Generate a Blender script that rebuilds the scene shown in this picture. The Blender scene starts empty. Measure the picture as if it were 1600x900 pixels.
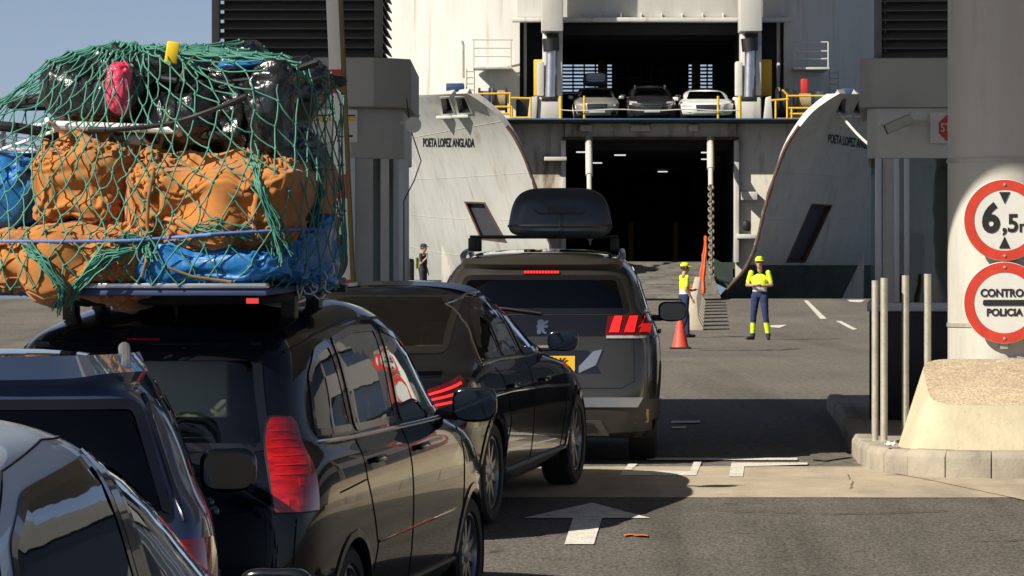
import bpy, bmesh, math, random
import numpy as np
from mathutils import Vector, Matrix, noise
from mathutils.bvhtree import BVHTree

random.seed(7)
R = math.radians
scene = bpy.context.scene
COL = scene.collection

# ------------------------------------------------------------------ camera
EYE = 1.5                    # eye height above the booth plateau (metres)
FOC = 6000.0                 # focal length in pixels of a 1600 px wide frame
cam_data = bpy.data.cameras.new("camera")
cam_data.sensor_width = 36.0
cam_data.lens = 36.0 * FOC / 1600.0
cam_data.clip_start = 0.1
cam_data.clip_end = 12000
cam = bpy.data.objects.new("camera", cam_data)
COL.objects.link(cam)
cam.location = (0, 0, EYE)
cam.rotation_euler = (R(90) - math.atan(30 / FOC), 0, 0)
scene.camera = cam

# ------------------------------------------------------------------ sky and sun
SUN_EL = R(38)
SUN_TRAVEL = Vector((0.82 * math.cos(SUN_EL), 0.572 * math.cos(SUN_EL), -math.sin(SUN_EL)))
world = bpy.data.worlds.new("World")
scene.world = world
world.use_nodes = True
wn = world.node_tree
bg = wn.nodes["Background"]
sky = wn.nodes.new("ShaderNodeTexSky")
sky.sky_type = 'NISHITA'
sky.sun_disc = False
sky.sun_elevation = SUN_EL
sky.sun_rotation = math.atan2(-SUN_TRAVEL.x, -SUN_TRAVEL.y)
sky.altitude = 0
sky.air_density = 0.45
sky.dust_density = 0.5
sky.ozone_density = 3.0
hs = wn.nodes.new("ShaderNodeHueSaturation")
hs.inputs["Saturation"].default_value = 0.72
wn.links.new(sky.outputs[0], hs.inputs["Color"])
wn.links.new(hs.outputs[0], bg.inputs[0])
bg.inputs[1].default_value = 0.062
sun_data = bpy.data.lights.new("sun", 'SUN')
sun_data.energy = 5.0
sun_data.angle = R(0.5)
sun_data.color = (1.0, 0.93, 0.80)
sun = bpy.data.objects.new("sun", sun_data)
COL.objects.link(sun)
sun.location = (-30, -20, 40)
sun.rotation_euler = SUN_TRAVEL.to_track_quat('-Z', 'Y').to_euler()

vs = scene.view_settings
vs.view_transform = 'Standard'
vs.look = 'None'
vs.gamma = 1.0
vs.use_curve_mapping = False
vs.exposure = 0.55
scene.cycles.max_bounces = 8
scene.cycles.transparent_max_bounces = 16

# ------------------------------------------------------------------ helpers
def px(x, y, Y):
    """Scene point seen at photo pixel (x, y) when it stands Y metres away."""
    return Vector(((x - 800) * Y / FOC, Y, EYE - (y - 420) * Y / FOC))

_ZG = [(-200, -.52), (18, -.52), (20, -.49), (22, -.40), (25, -.15), (28, -.04), (30, 0), (84, 0), (92, .08), (121, .56), (400, .56)]
def ground_z(y):
    for (a, za), (b, zb) in zip(_ZG, _ZG[1:]):
        if y <= b:
            t = (y - a) / (b - a)
            return za + (zb - za) * t
    return _ZG[-1][1]

def link(o, parent=None):
    COL.objects.link(o)
    if parent is not None:
        o.parent = parent
    return o

def tag(o, label=None, cat=None, group=None, kind=None):
    if label: o["label"] = label
    if cat: o["category"] = cat
    if group: o["group"] = group
    if kind: o["kind"] = kind
    return o

def empty(name, loc=(0, 0, 0), rot=(0, 0, 0), label=None, cat=None, group=None, kind=None, parent=None):
    o = bpy.data.objects.new(name, None)
    o.empty_display_size = .2
    link(o, parent)
    o.location = loc
    o.rotation_euler = rot
    return tag(o, label, cat, group, kind)

def copy_tree(o, parent=None):
    c = o.copy()
    COL.objects.link(c)
    c.parent = parent
    for ch in list(o.children):
        copy_tree(ch, c)
    return c

class MB:
    """Collects simple solids and links them as one mesh object."""
    def __init__(s):
        s.v = []; s.f = []; s.m = []; s.mi = 0
    def add(s, vs_, fs):
        n = len(s.v)
        s.v += [tuple(p) for p in vs_]
        s.f += [tuple(i + n for i in f) for f in fs]
        s.m += [s.mi] * len(fs)
        return s
    def box(s, lo, hi, M=None):
        (a, b, c), (d, e, f) = lo, hi
        V = [Vector(p) for p in ((a,b,c),(d,b,c),(d,e,c),(a,e,c),(a,b,f),(d,b,f),(d,e,f),(a,e,f))]
        if M is not None: V = [M @ p for p in V]
        return s.add(V, [(0,3,2,1),(4,5,6,7),(0,1,5,4),(1,2,6,5),(2,3,7,6),(3,0,4,7)])
    def cbox(s, c, size, M=None):
        c = Vector(c); h = Vector(size) / 2
        return s.box(c - h, c + h, M)
    def tube(s, pts, r, n=8, closed=False, cap=True):
        pts = [Vector(p) for p in pts]
        k = len(pts)
        rr = r if isinstance(r, (list, tuple)) else [r] * k
        rings = []
        up = None
        for i, p in enumerate(pts):
            if closed:
                d = pts[(i + 1) % k] - pts[i - 1]
            else:
                d = pts[min(i + 1, k - 1)] - pts[max(i - 1, 0)]
            if d.length < 1e-9: d = Vector((0, 0, 1))
            d.normalize()
            if up is None:
                up = Vector((0, 0, 1)) if abs(d.z) < .9 else Vector((1, 0, 0))
            a = d.cross(up)
            if a.length < 1e-6:
                a = d.cross(Vector((.3, 1, .2)))
            a.normalize()
            b = a.cross(d).normalized()
            up = b
            rings.append([p + a * math.cos(2 * math.pi * j / n) * rr[i] + b * math.sin(2 * math.pi * j / n) * rr[i] for j in range(n)])
        V = [q for ring in rings for q in ring]
        F = []
        m = k if closed else k - 1
        for i in range(m):
            i2 = (i + 1) % k
            for j in range(n):
                j2 = (j + 1) % n
                F.append((i*n+j, i*n+j2, i2*n+j2, i2*n+j))
        if cap and not closed:
            F.append(tuple(range(n - 1, -1, -1)))
            F.append(tuple((k - 1) * n + j for j in range(n)))
        return s.add(V, F)
    def cyl(s, p0, p1, r, n=16, r1=None):
        return s.tube([p0, p1], [r, r if r1 is None else r1], n)
    def lathe(s, prof, n=32, M=None, closed=False):
        """prof: (radius, z) pairs turned round Z."""
        V = []; F = []
        for (r, z) in prof:
            for j in range(n):
                a = 2 * math.pi * j / n
                V.append(Vector((r * math.cos(a), r * math.sin(a), z)))
        k = len(prof)
        for i in range(k if closed else k - 1):
            i2 = (i + 1) % k
            for j in range(n):
                j2 = (j + 1) % n
                F.append((i*n+j, i*n+j2, i2*n+j2, i2*n+j))
        if not closed:
            if prof[0][0] > 1e-6: F.append(tuple(range(n - 1, -1, -1)))
            if prof[-1][0] > 1e-6: F.append(tuple((k - 1) * n + j for j in range(n)))
        if M is not None: V = [M @ p for p in V]
        return s.add(V, F)
    def prism(s, poly, a, b, axis='y', M=None):
        """Extrude a 2-D polygon: axis y -> poly in (x,z); x -> (y,z); z -> (x,y)."""
        def P(p, t):
            u, w = p
            return Vector((u, t, w)) if axis == 'y' else Vector((t, u, w)) if axis == 'x' else Vector((u, w, t))
        n = len(poly)
        V = [P(p, a) for p in poly] + [P(p, b) for p in poly]
        if M is not None: V = [M @ p for p in V]
        F = [tuple(range(n)), tuple(range(2 * n - 1, n - 1, -1))]
        for i in range(n):
            j = (i + 1) % n
            F.append((i, j, n + j, n + i))
        return s.add(V, F)
    def grid(s, fn, nu, nv, closed_u=False):
        V = [fn(i / nu, j / nv) for j in range(nv + 1) for i in range(nu + 1)]
        F = []
        w = nu + 1
        for j in range(nv):
            for i in range(nu):
                F.append((j*w+i, j*w+i+1, (j+1)*w+i+1, (j+1)*w+i))
        return s.add(V, F)
    def build(s, name, mat, parent=None, bevel=0, seg=2, smooth=True, angle=35, weld=True, recalc=True):
        me = bpy.data.meshes.new(name)
        bm = bmesh.new()
        vv = [bm.verts.new(p) for p in s.v]
        for f, mi in zip(s.f, s.m):
            try:
                fc = bm.faces.new([vv[i] for i in f])
                fc.material_index = mi
            except ValueError:
                pass
        if weld: bmesh.ops.remove_doubles(bm, verts=bm.verts, dist=1e-5)
        if recalc: bmesh.ops.recalc_face_normals(bm, faces=bm.faces)
        if bevel:
            ed = [e for e in bm.edges if len(e.link_faces) == 2 and e.calc_face_angle(0) > R(30)]
            bmesh.ops.bevel(bm, geom=ed, offset=bevel, segments=seg, profile=.5, affect='EDGES', clamp_overlap=True)
        if smooth:
            for f in bm.faces: f.smooth = True
            for e in bm.edges:
                if len(e.link_faces) == 2 and e.calc_face_angle(0) > R(angle): e.smooth = False
        bm.to_mesh(me)
        bm.free()
        for m_ in (mat if isinstance(mat, (list, tuple)) else [mat]):
            me.materials.append(m_)
        o = bpy.data.objects.new(name, me)
        return link(o, parent)

def text_mesh(name, body, size, mat, parent, M, depth=.004, bold=0.0, align='CENTER', sx=1.0, bvh=None, ray=None):
    cu = bpy.data.curves.new(name, 'FONT')
    cu.body = body
    cu.size = size
    cu.align_x = align
    cu.align_y = 'CENTER'
    cu.extrude = depth
    cu.offset = bold
    cu.resolution_u = 4
    t = bpy.data.objects.new(name + "_tmp", cu)
    COL.objects.link(t)
    dg = bpy.context.evaluated_depsgraph_get()
    me = bpy.data.meshes.new_from_object(t.evaluated_get(dg))
    bpy.data.objects.remove(t)
    S = Matrix.Diagonal((sx, 1, 1, 1))
    me.transform(M @ S)
    me.materials.clear()
    me.materials.append(mat)
    me.name = name
    return link(bpy.data.objects.new(name, me), parent)

UPRIGHT = Matrix(((1,0,0,0),(0,0,-1,0),(0,1,0,0),(0,0,0,1)))   # text plane XY -> XZ, facing -Y

# ------------------------------------------------------------------ materials
def pm(name, col, rough=.6, metal=0.0, coat=0.0, var=.12, vscale=4.0, bump=0.0, bscale=60.0, spec=.5, detail=6, stretch=None, col2=None, c2scale=2.0, c2lo=.45, c2hi=.65, crough=.03, sheen=0, bdist=.01, hf=0.0, hfs=200.0):
    m = bpy.data.materials.new(name)
    m.use_nodes = True
    nt = m.node_tree; N = nt.nodes; Lk = nt.links
    b = N["Principled BSDF"]
    b.inputs["Roughness"].default_value = rough
    b.inputs["Metallic"].default_value = metal
    b.inputs["Coat Weight"].default_value = coat
    b.inputs["Coat Roughness"].default_value = crough
    b.inputs["Specular IOR Level"].default_value = spec
    if sheen: b.inputs["Sheen Weight"].default_value = sheen
    tc = N.new("ShaderNodeTexCoord")
    mp = N.new("ShaderNodeMapping")
    Lk.new(tc.outputs["Object"], mp.inputs[0])
    if stretch: mp.inputs["Scale"].default_value = stretch
    nz = N.new("ShaderNodeTexNoise")
    nz.inputs["Scale"].default_value = vscale
    nz.inputs["Detail"].default_value = detail
    nz.inputs["Roughness"].default_value = .65
    Lk.new(mp.outputs[0], nz.inputs["Vector"])
    rp = N.new("ShaderNodeValToRGB")
    rp.color_ramp.elements[0].position = .3
    rp.color_ramp.elements[1].position = .7
    c = np.array(col[:3])
    rp.color_ramp.elements[0].color = (*np.clip(c * (1 - var), 0, 1), 1)
    rp.color_ramp.elements[1].color = (*np.clip(c * (1 + var), 0, 1), 1)
    Lk.new(nz.outputs[0], rp.inputs[0])
    out = rp.outputs[0]
    if col2 is not None:
        n2 = N.new("ShaderNodeTexNoise")
        n2.inputs["Scale"].default_value = c2scale
        n2.inputs["Detail"].default_value = 8
        n2.inputs["Roughness"].default_value = .7
        Lk.new(mp.outputs[0], n2.inputs["Vector"])
        r2 = N.new("ShaderNodeMapRange")
        r2.inputs[1].default_value = c2lo
        r2.inputs[2].default_value = c2hi
        Lk.new(n2.outputs[0], r2.inputs[0])
        mx = N.new("ShaderNodeMix"); mx.data_type = 'RGBA'
        Lk.new(r2.outputs[0], mx.inputs[0])
        Lk.new(out, mx.inputs[6])
        mx.inputs[7].default_value = (*col2[:3], 1)
        out = mx.outputs[2]
    if hf:
        n3 = N.new("ShaderNodeTexNoise")
        n3.inputs["Scale"].default_value = hfs
        n3.inputs["Detail"].default_value = 2
        Lk.new(tc.outputs["Object"], n3.inputs["Vector"])
        r3 = N.new("ShaderNodeMapRange")
        r3.inputs[1].default_value = .35; r3.inputs[2].default_value = .65
        r3.inputs[3].default_value = 1 - hf; r3.inputs[4].default_value = 1 + hf
        Lk.new(n3.outputs[0], r3.inputs[0])
        vm = N.new("ShaderNodeVectorMath"); vm.operation = 'SCALE'
        Lk.new(out, vm.inputs[0]); Lk.new(r3.outputs[0], vm.inputs["Scale"])
        out = vm.outputs[0]
    Lk.new(out, b.inputs["Base Color"])
    rr = N.new("ShaderNodeMapRange")
    rr.inputs[3].default_value = max(0, rough - .08)
    rr.inputs[4].default_value = min(1, rough + .1)
    Lk.new(nz.outputs[0], rr.inputs[0])
    Lk.new(rr.outputs[0], b.inputs["Roughness"])
    if bump:
        nb = N.new("ShaderNodeTexNoise")
        nb.inputs["Scale"].default_value = bscale
        nb.inputs["Detail"].default_value = 5
        Lk.new(mp.outputs[0], nb.inputs["Vector"])
        bp = N.new("ShaderNodeBump")
        bp.inputs["Strength"].default_value = bump
        bp.inputs["Distance"].default_value = bdist
        Lk.new(nb.outputs[0], bp.inputs["Height"])
        Lk.new(bp.outputs[0], b.inputs["Normal"])
    return m

def worn_asphalt(m, track=.35, oil=.45, sx=2.2, sy=.06):
    """Adds long tyre streaks and oil drips to a ground material's own colour."""
    nt = m.node_tree; N = nt.nodes; Lk = nt.links
    b = N["Principled BSDF"]
    src = b.inputs["Base Color"].links[0].from_socket
    tc = N.new("ShaderNodeTexCoord")
    mp = N.new("ShaderNodeMapping"); mp.inputs["Scale"].default_value = (sx, sy, 1); mp.inputs["Rotation"].default_value = (0, 0, R(4))
    Lk.new(tc.outputs["Object"], mp.inputs[0])
    n1 = N.new("ShaderNodeTexNoise"); n1.inputs["Scale"].default_value = 1.0; n1.inputs["Detail"].default_value = 5
    Lk.new(mp.outputs[0], n1.inputs["Vector"])
    r1 = N.new("ShaderNodeMapRange"); r1.inputs[1].default_value = .52; r1.inputs[2].default_value = .70; r1.inputs[3].default_value = 1; r1.inputs[4].default_value = 1 - track
    Lk.new(n1.outputs[0], r1.inputs[0])
    n2 = N.new("ShaderNodeTexNoise"); n2.inputs["Scale"].default_value = 2.3; n2.inputs["Detail"].default_value = 3
    Lk.new(tc.outputs["Object"], n2.inputs["Vector"])
    r2 = N.new("ShaderNodeMapRange"); r2.inputs[1].default_value = .66; r2.inputs[2].default_value = .74; r2.inputs[3].default_value = 1; r2.inputs[4].default_value = 1 - oil
    Lk.new(n2.outputs[0], r2.inputs[0])
    mu = N.new("ShaderNodeMath"); mu.operation = 'MULTIPLY'
    Lk.new(r1.outputs[0], mu.inputs[0]); Lk.new(r2.outputs[0], mu.inputs[1])
    vm = N.new("ShaderNodeVectorMath"); vm.operation = 'SCALE'
    Lk.new(src, vm.inputs[0]); Lk.new(mu.outputs[0], vm.inputs["Scale"])
    Lk.new(vm.outputs[0], b.inputs["Base Color"])

def glass_mat(name, tint, boost=1.0, ior=1.5):
    m = bpy.data.materials.new(name)
    m.use_nodes = True
    nt = m.node_tree; N = nt.nodes; Lk = nt.links
    N.remove(N["Principled BSDF"])
    tr = N.new("ShaderNodeBsdfTransparent"); tr.inputs[0].default_value = (*tint, 1)
    gl = N.new("ShaderNodeBsdfGlossy"); gl.inputs["Roughness"].default_value = .02
    gl.inputs[0].default_value = (.9, .95, 1, 1)
    fr = N.new("ShaderNodeFresnel"); fr.inputs[0].default_value = ior
    tc = N.new("ShaderNodeTexCoord")
    nz = N.new("ShaderNodeTexNoise"); nz.inputs["Scale"].default_value = 3.0
    Lk.new(tc.outputs["Object"], nz.inputs["Vector"])
    bp = N.new("ShaderNodeBump"); bp.inputs["Strength"].default_value = .05; bp.inputs["Distance"].default_value = .02
    Lk.new(nz.outputs[0], bp.inputs["Height"])
    Lk.new(bp.outputs[0], gl.inputs["Normal"])
    ma = N.new("ShaderNodeMath"); ma.operation = 'MULTIPLY'; ma.use_clamp = True
    ma.inputs[1].default_value = boost
    Lk.new(fr.outputs[0], ma.inputs[0])
    mx = N.new("ShaderNodeMixShader")
    Lk.new(ma.outputs[0], mx.inputs[0]); Lk.new(tr.outputs[0], mx.inputs[1]); Lk.new(gl.outputs[0], mx.inputs[2])
    Lk.new(mx.outputs[0], N["Material Output"].inputs[0])
    return m

def emit_mat(name, col, strength):
    m = bpy.data.materials.new(name)
    m.use_nodes = True
    b = m.node_tree.nodes["Principled BSDF"]
    b.inputs["Base Color"].default_value = (*col, 1)
    b.inputs["Emission Color"].default_value = (*col, 1)
    b.inputs["Emission Strength"].default_value = strength
    return m

M = {}
M['asphalt'] = pm('asphalt', (.106, .097, .083), .85, var=.16, vscale=.9, bump=.8, bscale=60, hf=.42, hfs=42, col2=(.088, .082, .072), c2scale=.35, c2lo=.5, c2hi=.75, spec=.3)
M['quay'] = pm('quay_asphalt', (.135, .120, .100), .9, var=.2, vscale=.25, bump=.4, bscale=20, hf=.4, hfs=14, col2=(.075, .072, .068), c2scale=.12, c2lo=.5, c2hi=.7, stretch=(1, .35, 1), spec=.3)
M['concrete_road'] = pm('concrete_road', (.40, .335, .245), .85, var=.14, vscale=2.5, bump=.3, bscale=60, hf=.12, hfs=90, col2=(.28, .24, .18), c2scale=.9, c2lo=.48, c2hi=.75)
M['road_paint'] = pm('road_paint', (.62, .59, .52), .7, var=.12, vscale=9, col2=(.20, .19, .17), c2scale=6, c2lo=.52, c2hi=.72, hf=.2, hfs=60)
worn_asphalt(M['asphalt']); worn_asphalt(M['quay'], .3, .3, .8, .03); worn_asphalt(M['concrete_road'], .3, .35, 1.6, .2)
M['kerb'] = pm('kerb_stone', (.33, .29, .23), .85, var=.18, vscale=6, bump=.4, bscale=40, col2=(.20, .175, .14), c2scale=3, c2lo=.5, c2hi=.7)
M['plinth'] = pm('plinth_render', (.47, .41, .285), .85, var=.12, vscale=3, bump=.5, bscale=26, col2=(.27, .22, .15), c2scale=11, c2lo=.60, c2hi=.70)
M['plinth_top'] = pm('plinth_top', (.40, .32, .22), .9, var=.2, vscale=8, bump=.7, bscale=45, stretch=(1, 2.5, 1), hf=.25, hfs=60)
M['column'] = pm('column_paint', (.47, .45, .40), .55, var=.07, vscale=1.5, col2=(.33, .31, .265), c2scale=2.2, c2lo=.52, c2hi=.8, stretch=(2.2, 2.2, .3), bump=.1, bscale=40)
M['booth'] = pm('booth_panel', (.58, .57, .53), .45, metal=.0, var=.06, vscale=1.5, col2=(.46, .45, .41), c2scale=1.2, c2lo=.5, c2hi=.8)
M['booth_band'] = pm('booth_band', (.40, .40, .375), .5, var=.06, vscale=1.2)
M['alu'] = pm('aluminium', (.55, .57, .58), .45, metal=.3, var=.06)
M['louvre'] = pm('louvre_metal', (.055, .055, .058), .45, metal=.4, var=.1)
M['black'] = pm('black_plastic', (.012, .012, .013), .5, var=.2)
M['rubber'] = pm('rubber', (.014, .014, .014), .75, var=.2, bump=.2, bscale=80)
M['gloss_black'] = pm('gloss_black', (.006, .006, .008), .12, coat=1.0, var=.1, crough=.02)
M['dark_room'] = pm('dark_interior', (.018, .018, .022), .8, var=.2)
M['white'] = pm('white_paint', (.78, .77, .73), .5, var=.04)
M['red'] = pm('red_paint', (.55, .03, .02), .45, var=.06)
M['sign_white'] = pm('sign_white', (.66, .65, .60), .45, var=.06, vscale=5, col2=(.46, .43, .37), c2scale=4, c2lo=.58, c2hi=.8)
M['sign_red'] = pm('sign_red', (.56, .05, .026), .45, var=.14, vscale=7)
M['sign_black'] = pm('sign_black', (.02, .02, .02), .45, var=.1)
M['steel'] = pm('galvanised_steel', (.44, .41, .345), .5, metal=.4, var=.15, vscale=12, col2=(.25, .21, .16), c2scale=8, c2lo=.55, c2hi=.75)
M['chrome'] = pm('chrome', (.75, .75, .76), .12, metal=1.0, var=.03)
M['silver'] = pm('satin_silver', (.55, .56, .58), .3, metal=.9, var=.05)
M['yellow'] = pm('yellow_paint', (.72, .42, .02), .5, var=.12, vscale=8, col2=(.35, .22, .05), c2scale=5, c2lo=.6, c2hi=.75)
M['navy'] = pm('navy_cloth', (.018, .028, .075), .85, var=.2, vscale=10)
# ------------------------------------------------------------------ car kit
M['glass_dark'] = glass_mat('tinted_glass', (.10, .12, .12), 2.3)
M['glass_privacy'] = glass_mat('privacy_glass', (.02, .022, .028), 1.1)
M['glass_clear'] = glass_mat('clear_glass', (.50, .56, .53), 1.3)
M['seat'] = pm('seat_fabric', (.03, .03, .032), .85, var=.2)
M['seat_light'] = pm('seat_leather', (.22, .20, .16), .6, var=.1)
M['lamp_red'] = pm('tail_lamp_red', (.36, .005, .007), .12, coat=1, var=.35, vscale=14, detail=2, stretch=(1, 1, 3))
M['lamp_lit'] = emit_mat('lit_lamp_red', (1.0, .025, .02), .8)
M['lamp_rib'] = pm('tail_lamp_rib', (.48, .012, .014), .15, coat=1, var=.2)
M['lamp_clear'] = pm('lamp_clear', (.62, .60, .56), .1, coat=1, metal=.4, var=.2, vscale=20)
M['plate_yellow'] = pm('plate_yellow', (.72, .40, .01), .4, var=.03)
M['plate_white'] = pm('plate_white', (.7, .7, .68), .4, var=.03)
M['rim'] = pm('alloy_rim', (.30, .30, .31), .3, metal=.85, var=.08)
M['seam'] = pm('panel_gap', (.004, .004, .004), .9, var=.1)
M['lamp_dark'] = pm('tail_lamp_smoked', (.10, .004, .006), .12, coat=1, var=.2)
M['lamp_claw'] = emit_mat('lit_claw_red', (.8, .015, .015), .30)
M['bumper_grey'] = pm('bumper_plastic', (.03, .03, .028), .45, var=.15)
M['silver_dark'] = pm('satin_dark_silver', (.12, .12, .115), .4, metal=.6, var=.1)
M['mirror'] = pm('mirror_glass', (.07, .08, .09), .03, metal=1.0, var=.01)

def paint(name, col, metal=.4, rough=.3, dust=None, var=.08, spec=.3, coat=1.0):
    kw = dict(col2=dust, c2scale=1.3, c2lo=.45, c2hi=.95) if dust else {}
    return pm(name, col, rough, metal=metal, coat=coat, var=var, vscale=1.5, crough=.012, bump=.02, bscale=2.2, bdist=.05, spec=spec, **kw)

def bspline_matrix(n, k):
    rows = []
    for s in range(n - 1):
        for j in range(k + (1 if s == n - 2 else 0)):
            t = j / k
            w = np.zeros(n + 2)
            w[s:s + 4] += np.array([(1 - t) ** 3, 3 * t ** 3 - 6 * t ** 2 + 4, -3 * t ** 3 + 3 * t ** 2 + 3 * t + 1, t ** 3]) / 6
            rows.append(w)
    return np.array(rows)

def car_row(yr, yf, w, z, cr=.3, cf=.35, tr=.03, tf=.05):
    w0 = max(w, 1e-9)
    ys = [yr, yr + .012, yr + .14 * cr, yr + .8 * cr] + list(np.linspace(yr + 1.7 * cr + .08, yf - 1.7 * cf - .08, 7)) + [yf - .8 * cf, yf - .14 * cf, yf - .012, yf]
    xs = [0, .5 * (w0 - .6 * cr), w0 - .62 * cr, w0 - .09 * cr] + [w0] * 7 + [w0 - .09 * cf, w0 - .62 * cf, .5 * (w0 - .6 * cf), 0]
    out = []
    for x, y in zip(xs, ys):
        fr = (y - yr) / (yf - yr)
        t = 1 - tr * max(0, 1 - fr / .28) ** 2 - tf * max(0, (fr - .7) / .3) ** 2
        zz = float(np.interp(y, [p[0] for p in z], [p[1] for p in z])) if isinstance(z, list) else z
        out.append((0 if w < 1e-6 else max(0, x) * t, y, zz))
    return out

def inside(poly, a, b):
    c = False
    n = len(poly)
    j = n - 1
    for i in range(n):
        (xi, yi), (xj, yj) = poly[i], poly[j]
        if (yi > b) != (yj > b) and a < (xj - xi) * (b - yi) / (yj - yi) + xi:
            c = not c
        j = i
    return c

def area2(poly):
    return sum(a[0] * b[1] - b[0] * a[1] for a, b in zip(poly, poly[1:] + poly[:1]))

def inset(poly, d):
    if area2(poly) < 0: poly = poly[::-1]
    out = []
    n = len(poly)
    for i in range(n):
        p0, p1, p2 = Vector(poly[i - 1]), Vector(poly[i]), Vector(poly[(i + 1) % n])
        e1 = (p1 - p0); e2 = (p2 - p1)
        if e1.length < 1e-7 or e2.length < 1e-7:
            out.append(tuple(p1)); continue
        e1.normalize(); e2.normalize()
        n1 = Vector((-e1.y, e1.x)); n2 = Vector((-e2.y, e2.x))
        m = n1 + n2
        if m.length < 1e-6: m = n1
        m.normalize()
        out.append(tuple(p1 + m * d / max(.5, m.dot(n1))))
    return out

def roundpoly(poly, r, seg=4):
    out = []
    n = len(poly)
    for i in range(n):
        p0, p1, p2 = Vector(poly[i - 1]), Vector(poly[i]), Vector(poly[(i + 1) % n])
        a, b = p0 - p1, p2 - p1
        rr = min(r, a.length * .45, b.length * .45)
        s, e = p1 + a.normalized() * rr, p1 + b.normalized() * rr
        for k in range(seg + 1):
            t = k / seg
            out.append(tuple((1 - t) ** 2 * s + 2 * t * (1 - t) * p1 + t * t * e))
    return out

def dense(pts, d, closed=False):
    out = []
    q = pts + pts[:1] if closed else pts
    for p0, p1 in zip(q, q[1:]):
        a, b = Vector(p0), Vector(p1)
        n = max(1, int((b - a).length / d))
        for i in range(n):
            out.append(tuple(a.lerp(b, i / n)))
    if not closed: out.append(tuple(pts[-1]))
    return out

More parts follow.
